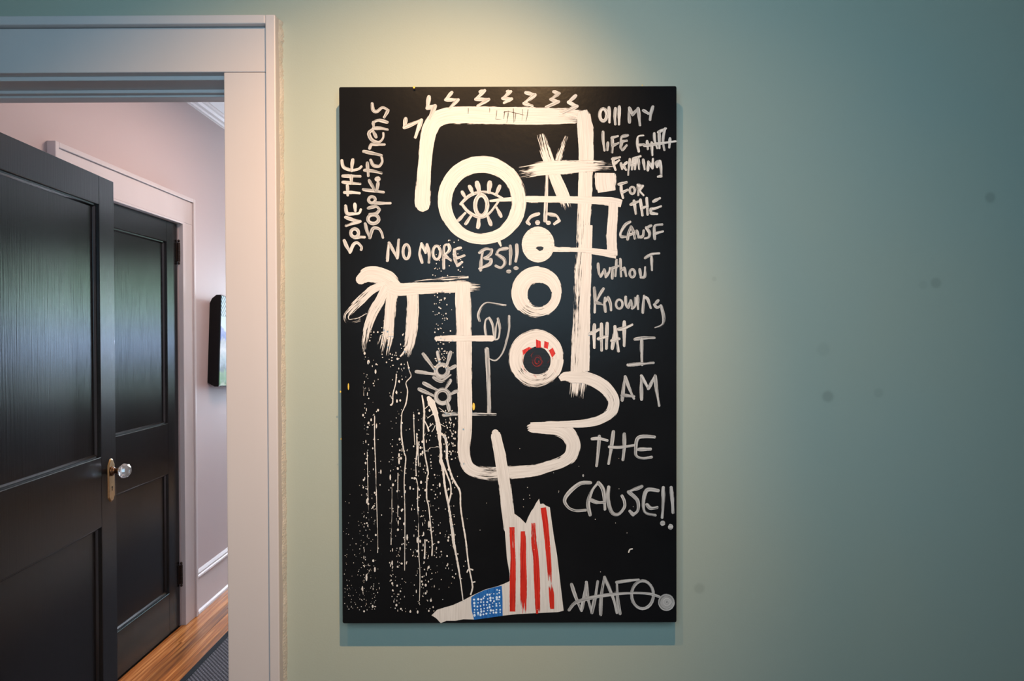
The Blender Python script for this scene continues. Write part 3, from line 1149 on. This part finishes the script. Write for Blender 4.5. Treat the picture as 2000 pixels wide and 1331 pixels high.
# ---- zigzag hairs
for c, pts, w in (('A', [(790, 400), (775, 495), (960, 415), (895, 600)], 50), ('A', [(1042, 165), (1025, 285), (1108, 262), (1048, 395)], 54),
                  ('A', [(1290, 115), (1222, 195), (1358, 195), (1265, 285)], 44), ('A', [(1595, 108), (1645, 95), (1548, 190), (1690, 190), (1570, 262)], 44),
                  ('B', [(60, 105), (98, 105), (8, 180), (108, 185), (25, 228)], 42), ('B', [(260, 118), (362, 142), (240, 235), (330, 262)], 46),
                  ('B', [(562, 108), (622, 125), (530, 190), (615, 215), (480, 275)], 44), ('B', [(800, 150), (722, 222), (815, 265), (665, 335)], 46)):
    p = Paint()
    pen(p, c, pts, w, .08)
    p.done('zigzag_hair', 'pen')

# ---- big eye
def oval_ring(pt, ox, oy, orx, ory, ix, iy, irx, iry, dry=0.02, seg=56, jag=0.0, drym=None):
    pts, ws, dr = [], [], []
    for k in range(seg):
        t = 2 * math.pi * k / seg
        a = (ox + orx * math.cos(t), oy + ory * math.sin(t))
        b = (ix + irx * math.cos(t), iy + iry * math.sin(t))
        pts.append(((a[0] + b[0]) / 2, (a[1] + b[1]) / 2))
        ws.append(math.hypot(a[0] - b[0], a[1] - b[1]) * (1 + random.uniform(-jag, jag)))
        dr.append(dry + (drym(t) if drym else 0))
    pt.ribbon(pts, ws, dr, closed=True)


p = Paint()
oval_ring(p, 942, 391, 87, 87, 940, 397, 58, 59, .0, jag=.01, drym=lambda t: .18 if -1.2 < (t if t < math.pi else t - 2 * math.pi) < .3 else 0)
brush(p, [(974, 470, 8, .1), (978, 480, 4, .1)], cap=True)
eye = p.done('painted_eye', 'cream')
p = Paint()
pen(p, 'A', [(1385, 1325), (1480, 1235), (1600, 1195), (1720, 1205), (1840, 1265)], 38, .1)
pen(p, 'C', [(1395, 100), (1470, 190), (1600, 250), (1700, 200), (1790, 80)], 38, .1)
ell(p, 'C', 1608, 120, 66, 112, 44, .12)
p.done('iris', 'pen', eye)
for a, b, w in (((1402, 1195), (1440, 1260), 44), ((1482, 1135), (1520, 1212), 50), ((1562, 1095), (1590, 1205), 62), ((1700, 1092), (1690, 1195), 62), ((1808, 1130), (1768, 1225), 46)):
    p = Paint()
    pen(p, 'A', [a, b], w, .12)
    p.done('eyelash', 'pen', eye)
for a, b, w in (((1360, 280), (1432, 205), 44), ((1440, 318), (1495, 235), 44), ((1572, 355), (1582, 265), 54), ((1712, 328), (1680, 240), 46), ((1822, 238), (1775, 145), 44)):
    p = Paint()
    pen(p, 'C', [a, b], w, .12)
    p.done('eyelash', 'pen', eye)

# ---- lower circles
p = Paint()
for i in range(4):
    p.disc(1051, 478, 32 - i * 3, 35 - i * 3, 0.0, 28, .01)
o = p.done('painted_small_circle', 'cream')
p = Paint()
p.poly([(1046, 485), (1050, 482), (1057, 481.5), (1062, 484), (1060, 488.5), (1054, 491)])
p.done('pupil', 'ink', o)
p = Paint()
oval_ring(p, 1047.6, 571, 49.6, 50.5, 1054, 575.7, 23, 22.5, .03, jag=.02, drym=lambda t: .2 if 1.2 < t < 2.4 else 0)
p.done('painted_ring', 'cream')
p = Paint()
oval_ring(p, 1046.7, 701, 54.5, 58.5, 1048.5, 704, 25, 25, .03, jag=.02, drym=lambda t: .22 if .6 < t < 2.6 else .05)
red_eye = p.done('painted_red_eye', 'cream')
for q in (((370, 350), (372, 440), (425, 440), (422, 372)), ((462, 368), (455, 440), (498, 455), (510, 385)), ((222, 470), (232, 520), (330, 450), (295, 432)),
          ((552, 440), (510, 470), (545, 550), (582, 505))):
    p = Paint()
    p.poly(px('F', q))
    p.done('red_petal', 'red', red_eye)
p = Paint()
for a in ([(550, 560), (548, 640), (590, 720)], [(225, 640), (262, 720)], [(465, 690), (480, 745), (510, 760)], [(280, 745), (290, 790)], [(350, 735), (390, 790)], [(300, 735), (420, 745)], [(225, 515), (235, 600)]):
    pen(p, 'F', a, 20, .4)
p.done('faint_red_strokes', 'pink', red_eye)['kind'] = 'stuff'
p = Paint()
p.disc(1048.8, 705.5, 27, 26.5, 0.0, 26, .02)
pup = p.done('pupil', 'ink', red_eye)
p = Paint()
ell(p, 'F', 385, 580, 40, 50, 60, .42)
ell(p, 'F', 390, 560, 75, 80, 22, .5, 200, 200)
ell(p, 'F', 490, 530, 30, 70, 26, .45, -70, 140)
p.done('dark_red_glow', 'darkred', red_eye)

# ---- hand with brush-like fingers
p = Paint()
brush(p, [(705, 546, 20, .05), (718, 537, 32, 0), (738, 538, 34, 0), (758, 546, 34, 0), (772, 560, 26, 0)], 0.01, cap=True)
brush(p, [(752, 556, 14, .1), (728, 566, 18, .18), (704, 588, 20, .26), (686, 606, 17, .32), (677, 618, 15, .38), (682, 628, 14, .45), (704, 624, 10, .4)], 0.03)
brush(p, [(716, 612, 5, .3), (702, 620, 5, .35), (690, 624, 5, .5)], 0.02)
brush(p, [(756, 560, 18, .02), (742, 588, 21, .1), (728, 612, 22, .2), (718, 640, 19, .25), (713, 668, 17, .38), (711, 688, 13, .5)], 0.02)
brush(p, [(768, 564, 22, .02), (763, 600, 23, .05), (760, 636, 24, .15), (756, 665, 25, .28), (750, 694, 25, .52)], 0.02)
brush(p, [(744, 655, 4, .3), (738, 672, 4, .4), (735, 682, 4, .6)], 0.02)
brush(p, [(806, 572, 24, .12), (806, 610, 26, .08), (804, 645, 25, .15), (800, 672, 24, .25), (794, 697, 19, .5)], 0.02)
brush(p, [(796, 676, 5, .2), (788, 690, 5, .3), (782, 697, 4, .4)], 0.02)
brush(p, [(758, 560, 22, 0), (780, 566, 27, 0), (815, 564, 25, .08), (860, 562, 24, .12), (905, 560, 25, .15), (922, 561, 20, .38), (938, 561, 15, .46)], 0.02)
brush(p, [(800, 552, 7, .5), (850, 546, 7, .38), (895, 543, 8, .35), (915, 541, 6, .3)], 0.03)
p.done('painted_hand', 'cream')

# ---- face line, chin and lips
p = Paint()
brush(p, [(904, 556, 30, .05), (905, 600, 32, .08), (906, 660, 32, .02), (907, 720, 31, .06), (908, 780, 30, .05), (908, 835, 28, .0), (906, 872, 25, .0), (908, 895, 24, .0), (916, 913, 26, .1),
          (932, 922, 28, .25), (955, 926, 30, .30), (980, 925, 28, .2), (1010, 922, 27, .1), (1045, 919, 25, .12), (1075, 911, 24, .15), (1100, 902, 25, .18), (1115, 889, 29, .12),
          (1119, 868, 30, .02), (1110, 849, 31, .02), (1090, 838, 30, .03), (1062, 836, 25, .05), (1040, 836, 20, .08), (1030, 838, 12, .3)], 0.015)
p.done('painted_chin', 'cream')
p = Paint()
brush(p, [(1093, 741, 9, .0), (1103, 736, 18, .0), (1118, 737, 24, 0), (1145, 739, 25, .0), (1170, 749, 27, .05), (1188, 764, 28, .12), (1198, 783, 25, .12), (1194, 804, 23, .18), (1175, 819, 20, .1),
          (1150, 826, 17, .02), (1110, 829, 14, 0), (1070, 830, 12, 0), (1036, 831, 12, .1)], 0.01)
p.done('painted_lips', 'cream')
p = Paint()
brush(p, [(853, 661.5, 9, .05), (880, 661.5, 13, .03), (920, 661.5, 12, .03), (960, 661.5, 12, .05)], 0.01, cap=True)
p.done('painted_bar', 'cream')

# ---- flower-like little eyes
for cx, cy, rr, hole, petals in ((1182, 690, 66, 44, (((980, 510), (1095, 665)), ((1135, 490), (1155, 600)), ((1275, 490), (1240, 615)), ((1325, 640), (1245, 682)), ((905, 700), (1105, 728)), ((1095, 765), (1180, 800), (1270, 740)))),
                                 (1190, 970, 72, 48, (((985, 825), (1130, 900)), ((935, 890), (1090, 962)), ((1275, 795), (1222, 880)), ((1345, 912), (1265, 950)), ((1262, 1115), (1240, 1020))))):
    p = Paint()
    ell(p, 'E', cx, cy, rr, rr, 48, .12)
    for pp in petals:
        pen(p, 'E', list(pp), 46, .15)
    p.done('painted_flower', 'grey')

# ---- leg, boot, stripes, stars
p = Paint()
brush(p, [(967.5, 846, 14, 0), (969, 852, 21, 0), (976, 885, 23, .02), (983, 930, 24, .0), (988, 965, 25, .0), (992, 1000, 26, .02), (996, 1030, 26, .0)], 0.01, cap=True)
p.poly([(1005.2, 1004), (1016, 1012), (1026.9, 1022.9), (1031, 1012), (1037.7, 998.5), (1042, 993), (1047, 983), (1053, 974.5), (1055, 985), (1061, 984), (1066, 988), (1073.8, 991.3), (1077, 1015),
        (1081, 1043.6), (1088, 1085), (1095, 1145), (1100.8, 1193.3), (1090, 1196), (1052, 1197.8), (1010, 1200), (980, 1203.2), (950, 1207), (925.9, 1210.4), (905, 1210), (890, 1213), (872, 1213), (861, 1217.6), (852, 1208),
        (842.9, 1202.3), (853.7, 1191.5), (868, 1187), (884.4, 1182.4), (905, 1173), (920.5, 1164.4), (947.5, 1151.8), (970, 1146), (983.5, 1141), (995.3, 1135.6), (995.3, 1121), (990, 1090.5), (986.3, 1040), (983, 1015)], .02)
leg = p.done('painted_leg', 'cream')
for pts in ([(1000, 1030, 10, .1), (1000.5, 1060, 10, .18), (1002, 1090, 10, .1), (1001.5, 1130, 12, .02), (1001, 1195, 11, .08)],
            [(1021.5, 1038, 9, .2), (1022, 1060, 11, .1), (1021.5, 1090, 12, .05), (1022.5, 1130, 13, .1), (1022.5, 1165, 13, .12), (1023, 1199, 10, .5)],
            [(1041.5, 1022, 8, .3), (1043, 1060, 11, .12), (1046.5, 1090, 11, .05), (1049, 1140, 12, .0), (1050.5, 1199, 9, .25)],
            [(1061, 992, 11, .0), (1065, 1020, 11, .0), (1069, 1060, 10, .02), (1073, 1110, 9, .1), (1075, 1140, 8, .5), (1077, 1160, 10, .1), (1078.5, 1190, 9, .25)]):
    p = Paint()
    brush(p, pts, 0.03)
    p.done('red_stripe', 'red', leg)
p = Paint()
p.poly(px('I', [(1500, 705), (1550, 670), (1640, 628), (1735, 600), (1830, 578), (1838, 700), (1840, 905), (1700, 925), (1530, 948), (1505, 850), (1498, 770)]))
bl = p.done('blue_star_patch', 'blue', leg)
p = Paint()
for r_ in range(8):
    for c_ in range(9):
        x = 1535 + c_ * 34 + random.uniform(-8, 8)
        y = 905 - r_ * 34 - c_ * 5 + random.uniform(-8, 8)
        top = 705 - (x - 1500) * 0.38 + 25
        if x < 1828 and y > top:
            q = px('I', [(x, y)])[0]
            s_ = random.uniform(1.2, 2.4)
            p.disc(q[0], q[1], s_, s_ * random.uniform(.9, 1.3), 0.0, 7)
o = p.done('star_dots', 'sky', leg)
o['kind'] = 'stuff'

# ---- words
WORDS = [
    ('SAVE', 'pen', 'C', 42, [[(125, 500), (150, 560), (188, 628), (225, 545), (268, 525), (312, 570), (308, 600)],
                              [(235, 470), (290, 462), (345, 464)],
                              [(140, 248), (215, 275), (298, 293), (215, 315), (145, 340)],
                              [(140, 125), (155, 205), (215, 212), (285, 205), (305, 165)], [(240, 105), (245, 180)]]),
    ('THE', 'pen', 'A', 42, [[(158, 1125), (163, 1230)], [(128, 1200), (205, 1200), (290, 1208)], [(110, 1088), (200, 1098), (296, 1106)], [(110, 1022), (200, 1024), (298, 1026)],
                             [(200, 1018), (205, 1100)], [(100, 855), (120, 925), (205, 958), (280, 945), (310, 920)], [(218, 845), (210, 900), (205, 965)]]),
    ('Soup', 'grey', 'C', 40, [[(352, 318), (372, 400), (402, 472), (422, 400), (445, 365), (498, 372), (530, 415), (545, 468)],
                               [(385, 150), (470, 132), (508, 165), (470, 205), (400, 215)], [(432, 92), (520, 96), (625, 96)]]),
    ('Kitchens', 'grey', 'A', 42, [[(332, 1168), (430, 1180), (552, 1198)], [(395, 1070), (462, 1185)], [(492, 1092), (478, 1190)],
                                   [(345, 960), (430, 968), (528, 990)], [(375, 880), (385, 1020)], [(412, 850), (440, 905), (500, 915), (535, 870), (530, 822)],
                                   [(335, 755), (430, 775), (528, 798)], [(400, 722), (420, 680), (480, 680), (560, 680)],
                                   [(470, 600), (432, 520), (392, 560), (425, 630), (500, 655), (545, 610), (548, 560)],
                                   [(440, 505), (520, 505), (592, 520)], [(590, 440), (500, 418), (440, 440), (445, 490)],
                                   [(428, 238), (440, 310), (480, 322), (540, 280), (600, 310), (558, 385)]]),
    ('NO', 'pen', 'C', 40, [[(592, 718), (598, 620), (610, 525), (655, 610), (700, 690), (706, 590), (716, 492)]]),
    ('MORE', 'pen', 'C', 40, [[(968, 738), (945, 640), (962, 535), (1005, 630), (1022, 545), (1045, 640), (1042, 738)],
                              [(1203, 800), (1200, 680), (1210, 560), (1255, 545), (1265, 600), (1212, 660), (1245, 690), (1280, 715)],
                              [(1385, 580), (1318, 600), (1322, 660), (1345, 690), (1425, 664)], [(1320, 690), (1350, 772), (1400, 735)]]),
    ('BS!!', 'grey', 'C', 42, [[(1602, 822), (1610, 700), (1625, 610)], [(1590, 632), (1660, 592), (1722, 600), (1705, 650), (1645, 690), (1715, 705), (1700, 755), (1590, 805)],
                               [(1890, 585), (1800, 605), (1775, 650), (1850, 700), (1862, 750), (1820, 795), (1765, 775)], [(1922, 560), (1925, 650), (1920, 755)]]),
    ('ALL', 'pen', 'B', 40, [[(1160, 280), (1165, 360), (1165, 440)], [(1230, 290), (1222, 380), (1228, 462)], [(1272, 272), (1270, 370), (1268, 462)]]),
    ('MY', 'grey', 'B', 42, [[(1382, 440), (1378, 360), (1380, 285), (1415, 360), (1475, 290), (1485, 380), (1495, 470)], [(1532, 312), (1585, 345)], [(1635, 272), (1615, 340), (1605, 412)]]),
    ('LIFE', 'grey', 'B', 38, [[(1096, 545), (1098, 650), (1112, 745)], [(1148, 662), (1142, 740)], [(1195, 605), (1198, 690), (1195, 765)], [(1190, 610), (1255, 590)], [(1200, 692), (1262, 665)],
                               [(1362, 582), (1298, 600), (1290, 650), (1352, 640)], [(1300, 655), (1285, 715), (1305, 740), (1350, 690)]]),
    ('struck', 'pen', 'B', 36, [[(1482, 755), (1468, 680), (1475, 600), (1530, 585)], [(1470, 690), (1540, 680)], [(1572, 645), (1580, 730)], [(1622, 660), (1628, 795)], [(1650, 560), (1655, 640), (1680, 720)],
                                [(1692, 548), (1775, 508)], [(1702, 540), (1705, 720)], [(1765, 510), (1745, 640), (1760, 740)], [(1820, 615), (1812, 712)], [(1540, 695), (1680, 675), (1880, 648)]]),
    ('FIGHTING', 'pen', 'B', 36, [[(1205, 830), (1210, 890), (1230, 955)], [(1195, 838), (1278, 818)], [(1215, 892), (1270, 852)], [(1290, 885), (1302, 945)], [(1352, 875), (1312, 910), (1345, 955)],
                                  [(1385, 840), (1368, 1008)], [(1420, 850), (1408, 950)], [(1448, 840), (1440, 948)], [(1405, 905), (1445, 890)], [(1420, 835), (1500, 808)], [(1475, 830), (1488, 945)],
                                  [(1530, 845), (1545, 948)], [(1580, 960), (1585, 868), (1630, 938), (1636, 838)], [(1702, 860), (1668, 880), (1680, 925), (1712, 860), (1722, 940), (1725, 1025), (1690, 1030)]]),
    ('FOR', 'pen', 'B', 38, [[(1290, 1120), (1295, 1190), (1312, 1258)], [(1265, 1112), (1350, 1090)], [(1300, 1200), (1362, 1172)], [(1472, 1120), (1475, 1228)], [(1472, 1120), (1525, 1130), (1490, 1178), (1530, 1230)]]),
    ('THE', 'pen', 'D', 38, [[(1430, 70), (1450, 210)], [(1395, 112), (1450, 88), (1500, 72)], [(1500, 60), (1522, 228)], [(1568, 42), (1578, 220)], [(1512, 150), (1578, 130)], [(1640, 78), (1710, 42)],
                             [(1612, 160), (1660, 150), (1720, 130)], [(1612, 162), (1612, 205), (1680, 212)]]),
    ('CAUSE', 'grey', 'D', 38, [[(1388, 300), (1335, 335), (1285, 420), (1290, 460), (1338, 460)], [(1362, 488), (1375, 410), (1398, 350), (1425, 410), (1440, 480)], [(1370, 440), (1430, 425)],
                                [(1460, 395), (1480, 465), (1525, 455), (1535, 392)], [(1615, 340), (1562, 362), (1598, 415), (1590, 465), (1550, 478)], [(1655, 482), (1650, 400), (1658, 340), (1735, 328)], [(1650, 425), (1742, 402)]]),
    ('WITHOUT', 'grey', 'D', 36, [[(1042, 752), (1050, 850), (1070, 890), (1108, 815), (1125, 895), (1160, 840), (1168, 800)], [(1195, 910), (1200, 810)], [(1242, 712), (1235, 800), (1228, 885)], [(1190, 800), (1262, 775)],
                                  [(1282, 702), (1285, 800), (1290, 888)], [(1290, 820), (1325, 795), (1345, 885)], [(1492, 812), (1505, 900), (1545, 890), (1552, 792)], [(1550, 690), (1620, 650), (1702, 640)], [(1620, 680), (1625, 820)]]),
    ('KNOWING', 'grey', 'D', 38, [[(1000, 1012), (1008, 1130), (1005, 1278)], [(1100, 1022), (1060, 1090), (1018, 1172), (1092, 1190)], [(1122, 1270), (1112, 1190), (1118, 1120)], [(1118, 1160), (1150, 1115), (1175, 1180), (1182, 1255)],
                                  [(1340, 1112), (1345, 1200), (1368, 1228), (1395, 1150), (1410, 1235), (1440, 1200), (1440, 1122)], [(1470, 1102), (1475, 1240)], [(1525, 1280), (1530, 1190), (1540, 1100)],
                                  [(1540, 1120), (1575, 1130), (1612, 1230)], [(1692, 1150), (1650, 1195), (1680, 1225), (1722, 1205), (1742, 1280), (1752, 1340), (1745, 1400), (1712, 1430), (1665, 1445)]]),
    ('THAT', 'pen', 'F', 44, [[(1002, 192), (1000, 320), (1002, 440)], [(950, 290), (1000, 270), (1055, 242)], [(1078, 185), (1078, 330), (1080, 470)], [(1140, 178), (1135, 320), (1132, 450)], [(1045, 345), (1140, 318)],
                              [(1195, 450), (1212, 330), (1224, 212), (1245, 350), (1262, 478)], [(1190, 365), (1270, 345)], [(1325, 162), (1325, 420)], [(1262, 242), (1330, 228), (1408, 192)]]),
    ('I', 'grey', 'F', 42, [[(1440, 350), (1540, 335), (1650, 335)], [(1515, 350), (1512, 480), (1518, 625)], [(1365, 628), (1450, 620), (1640, 605)]]),
    ('AM', 'grey', 'F', 42, [[(1302, 1010), (1315, 880), (1335, 755), (1380, 880), (1430, 990)], [(1300, 955), (1430, 968)], [(1512, 1000), (1510, 870), (1510, 745), (1585, 885), (1660, 745), (1675, 900), (1702, 1068)]]),
    ('THE', 'grey', 'H', 44, [[(1055, 180), (1045, 340), (1025, 500)], [(978, 208), (1050, 205), (1140, 225)], [(1207, 130), (1185, 300), (1155, 475)], [(1325, 155), (1325, 300), (1310, 435)], [(1165, 295), (1280, 300), (1425, 278)],
                              [(1650, 188), (1480, 195), (1450, 330), (1460, 395), (1530, 418), (1620, 405)], [(1480, 322), (1610, 318)]]),
    ('CAUSE!!', 'grey', 'H', 46, [[(960, 682), (850, 690), (740, 775), (680, 870), (720, 950), (800, 985), (905, 980)], [(955, 1030), (935, 900), (980, 760), (1045, 680), (1100, 770), (1115, 970)], [(955, 865), (1030, 895), (1105, 895)],
                                  [(1157, 730), (1148, 860), (1190, 1000), (1260, 1022), (1325, 950), (1325, 880), (1300, 825)], [(1515, 722), (1370, 782), (1465, 870), (1472, 980), (1420, 1030), (1385, 990)],
                                  [(1692, 768), (1572, 762), (1535, 880), (1550, 1000), (1660, 1035)], [(1570, 918), (1610, 958), (1680, 950)], [(1747, 735), (1745, 900), (1735, 1058)], [(1832, 735), (1845, 870), (1852, 1005)]]),
]
LETTER_OVALS = {'SAVE': [('C', 238, 418, 42, 44, 36)], 'Soup': [('C', 440, 268, 58, 48, 38), ('C', 425, 60, 36, 34, 34)], 'NO': [('C', 798, 622, 36, 78, 32)], 'MORE': [('C', 1125, 632, 40, 72, 32)],
                'ALL': [('B', 1098, 360, 38, 66, 36)], 'CAUSE': [], 'WITHOUT': [('D', 1412, 855, 28, 42, 28)], 'KNOWING': [('D', 1270, 1190, 36, 50, 28)], 'FOR': [('B', 1412, 1178, 26, 36, 28)]}
DOTS = {'BS!!': [('C', 1905, 835, 28, 22), ('D', 155, 800, 28, 22)], 'CAUSE!!': [('H', 1740, 1120, 28, 30), ('H', 1826, 1160, 28, 34), ('H', 880, 605, 9, 15)], 'Kitchens': [('A', 487, 1055, 34, 30)]}
used_oval = set()
for w_, m_, c_, wd, strokes in WORDS:
    p = Paint()
    for s_ in strokes:
        pen(p, c_, s_, wd, .10)
    if w_ == 'BS!!':
        pen(p, 'D', [(162, 548), (165, 640), (152, 725)], 44, .1)
    if w_ not in used_oval:
        for oc, ox, oy, rx, ry, ow in LETTER_OVALS.get(w_, []):
            ell(p, oc, ox, oy, rx, ry, ow, .1)
        for oc, ox, oy, rx, ry in DOTS.get(w_, []):
            q = px(oc, [(ox, oy)])[0]
            p.disc(q[0], q[1], rx / 5.545, ry / 5.545, .0, 10, .08)
        used_oval.add(w_)
    lab = 'hand painted word %s' % w_ if w_ != 'struck' else 'hand painted word struck through with a stroke'
    p.done('painted_word', m_, None, lab)

# signature
p = Paint()
pen(p, 'J', [(755, 562), (800, 700), (862, 845), (892, 690), (915, 540), (935, 720), (975, 870), (1010, 700), (1038, 530)], 42, .08)
pen(p, 'J', [(1070, 890), (1075, 700), (1112, 485), (1170, 620), (1215, 740), (1245, 870)], 42, .1)
pen(p, 'J', [(1280, 880), (1255, 740), (1242, 540), (1350, 525), (1478, 510)], 40, .1)
ell(p, 'J', 1522, 675, 118, 150, 34, .12)
pen(p, 'J', [(728, 840), (790, 765), (900, 725), (1050, 690), (1250, 665), (1450, 655), (1600, 665), (1700, 695)], 42, .1)
ell(p, 'J', 1780, 758, 76, 78, 30, .18)
ell(p, 'J', 1785, 760, 52, 50, 40, .15)
ell(p, 'J', 1785, 755, 20, 24, 40, .1)
p.done('signature', 'grey', None, 'painted signature WAFO')

# ---- dribbles and spatter


def drip(c, pts, w):
    p = Paint()
    q = catmull(px(c, pts), 3.0)
    p.ribbon([(a[0], a[1]) for a in q], [max(0.9, (w / ORI[c][2]) * random.uniform(0.75, 1.2)) for a in q], [0.05] * len(q))
    p.done('paint_drip', 'drip')


def drip_w(c, pts):
    q = catmull([(a[0], a[1], b[2]) for a, b in zip(px(c, pts), pts)], 3.0)
    p = Paint()
    ph = random.random() * 9
    p.ribbon([(a[0], a[1]) for a in q], [max(0.8, a[2] / 5.545 * random.uniform(0.75, 1.1)) for a in q],
             [0.03 if a[2] > 15 else 0.12 + (14 - a[2]) * 0.022 + 0.12 * math.sin(i * 0.23 + ph) for i, a in enumerate(q)])
    p.done('paint_drip', 'drip')


drip_w('E', [(1040, 985, 50), (1080, 1060, 85), (1110, 1140, 60), (1140, 1260, 55), (1150, 1330, 50), (1158, 1430, 34), (1172, 1560, 26), (1172, 1660, 40), (1195, 1760, 26), (1215, 1940, 22), (1250, 2120, 24), (1280, 2300, 24)])
drip_w('G', [(1275, 1070, 26), (1300, 1230, 34), (1310, 1330, 32), (1330, 1430, 22), (1362, 1600, 20), (1385, 1750, 14), (1412, 1960, 10)])
drip_w('G', [(1172, 150, 28), (1215, 190, 26), (1235, 280, 26), (1240, 430, 22), (1285, 600, 22), (1330, 690, 24), (1378, 780, 20), (1385, 940, 18), (1410, 1120, 18), (1440, 1300, 18), (1470, 1560, 18), (1512, 1780, 16), (1510, 1840, 20), (1495, 1890, 20)])
drip_w('G', [(1190, 470, 24), (1240, 600, 18), (1275, 700, 16), (1280, 800, 16), (1255, 900, 20)])
drip_w('E', [(968, 960, 16), (985, 1060, 18), (992, 1150, 22), (988, 1220, 26), (985, 1330, 14), (985, 1440, 18), (1000, 1600, 14), (1035, 1790, 14), (1022, 1850, 14), (1018, 2060, 14), (1040, 2160, 14), (1060, 2360, 14), (1078, 2560, 13), (1075, 2690, 14)])
drip_w('E', [(990, 1225, 16), (1025, 1290, 14), (1040, 1340, 22)])
drip_w('E', [(810, 595, 10), (830, 690, 10), (850, 750, 12), (795, 820, 10), (812, 910, 11), (795, 1040, 16), (770, 1105, 10), (748, 1170, 10), (745, 1380, 16), (775, 1580, 14), (792, 1640, 13), (775, 1880, 10), (783, 2260, 9), (780, 2850, 7)])
drip_w('G', [(455, -40, 12), (455, 220, 10), (468, 560, 10), (478, 900, 8), (488, 1330, 7), (487, 1440, 8)])
drip_w('G', [(375, 350, 7), (380, 600, 7), (385, 900, 6), (392, 1090, 6)])
drip_w('G', [(640, 650, 7), (642, 960, 7), (636, 1200, 7), (633, 1350, 10)])
drip_w('G', [(708, 580, 10), (706, 800, 8), (706, 1050, 7)])
drip_w('G', [(878, -60, 10), (882, 120, 9), (890, 270, 8)])
drip_w('G', [(910, 150, 12), (915, 330, 18), (900, 470, 10), (905, 600, 10)])
drip_w('G', [(935, 240, 12), (925, 340, 10), (930, 500, 8)])
drip_w('G', [(888, 635, 26), (905, 640, 12), (920, 720, 8), (920, 930, 10), (930, 1140, 6), (930, 1400, 12), (945, 1680, 7), (940, 1960, 6)])
drip_w('I', [(1000, 80, 14), (1000, 160, 14), (995, 280, 18)])
drip_w('E', [(690, 730, 14), (682, 830, 10), (655, 940, 12), (650, 1040, 16), (632, 1060, 20)])
drip_w('E', [(330, 860, 8), (338, 960, 6)])
drip_w('G', [(1030, 335, 9), (1055, 300, 9), (1100, 300, 9), (1130, 292, 10), (1160, 300, 7)])
for a, b in (((1085, 40), (1030, 90)), ((1110, 60), (1075, 130)), ((1130, 30), (1215, 75)), ((1060, 1040 - 1220), (1000, 1100 - 1220)), ((1150, -130), (1235, -60)), ((1080, -60), (1030, -20)), ((1170, -90), (1300, -60))):
    drip('G', [a, ((a[0] + b[0]) / 2 + 4, (a[1] + b[1]) / 2), b], 7)
for pts in ([(1455, 430), (1475, 395), (1515, 405)], [(1520, 540), (1540, 535)]):
    drip('I', pts, 14)
drip('J', [(1372, 215), (1385, 185), (1412, 178)], 14)

p = Paint()
rs = random.Random(11)
columns = ((345, 10, 1), (380, 12, 1.2), (455, 14, .8), (500, 30, .4), (640, 14, 1.2), (700, 16, 1.2), (745, 14, .9), (790, 14, .5), (870, 22, .6), (925, 16, 1.2), (985, 18, 1.1),
           (1035, 22, 1.0), (1090, 28, .9), (1160, 28, .6), (1260, 30, .7), (1300, 24, .7), (1390, 40, .35))
for cx, sd, wt in columns:
    for i in range(int(50 * wt)):
        x = 650 + rs.gauss(cx, sd) / 5.546
        top = 690 if cx < 800 else 800
        y = top + rs.random() ** 0.9 * (1195 - top)
        if cx > 1240 and y > 1150:
            continue
        big = rs.random()
        r_ = rs.uniform(0.45, 1.0) if big < .72 else rs.uniform(1.0, 2.1)
        el = rs.uniform(1.0, 1.5) if rs.random() < .7 else rs.uniform(1.6, 4.0)
        if big >= .9:
            el = rs.uniform(.9, 1.4)
        p.disc(x, y, r_, r_ * el, rs.choice((0, .1, .25, .36) if r_ < 1 else (0, .05)), 7)
# fine spray on the left and near the wrist
for i in range(150):
    p.disc(rs.uniform(672, 735), 1190 - abs(rs.gauss(0, 110)), rs.uniform(.4, .9), rs.uniform(.4, 1.2), rs.choice((.1, .3, .35)), 6)
for i in range(90):
    x = 650 + rs.gauss(1190, 55) / 5.546
    y = rs.uniform(562, 720)
    p.disc(x, y, rs.uniform(.5, 1.6), rs.uniform(.6, 1.8), .05, 7)
for i in range(40):
    p.disc(rs.uniform(845, 905), rs.uniform(470, 545), rs.uniform(.5, 1.3), rs.uniform(.5, 1.5), .1, 7)
for i in range(45):
    p.disc(rs.uniform(720, 800), rs.uniform(640, 720), rs.uniform(.6, 2.0), rs.uniform(.6, 2.2), .05, 8)
for i in range(34):
    p.disc(rs.uniform(905, 1240), rs.uniform(850, 1190), rs.uniform(.5, 1.0), rs.uniform(.5, 1.0), .25, 6)
for i in range(60):
    p.disc(650 + rs.gauss(1260, 40) / 5.546, rs.uniform(800, 900), rs.uniform(.6, 1.5), rs.uniform(.6, 2.2), .05, 7)
o = p.done('paint_spatter', 'drip')
o['kind'] = 'stuff'
p = Paint()
for c, x, y, rx, ry in (('A', 885, 72, 12, 12), ('E', 178, 860, 8, 38), ('E', 1528, 1075, 14, 42), ('E', 92, 915, 8, 12), ('G', 98, 205, 6, 8), ('B', 1515, 50, 7, 7)):
    q = px(c, [(x, y)])[0]
    p.disc(q[0], q[1], rx / 5.545, ry / 5.545, .1, 8)
p.done('yellow_flecks', 'yellow')['kind'] = 'stuff'
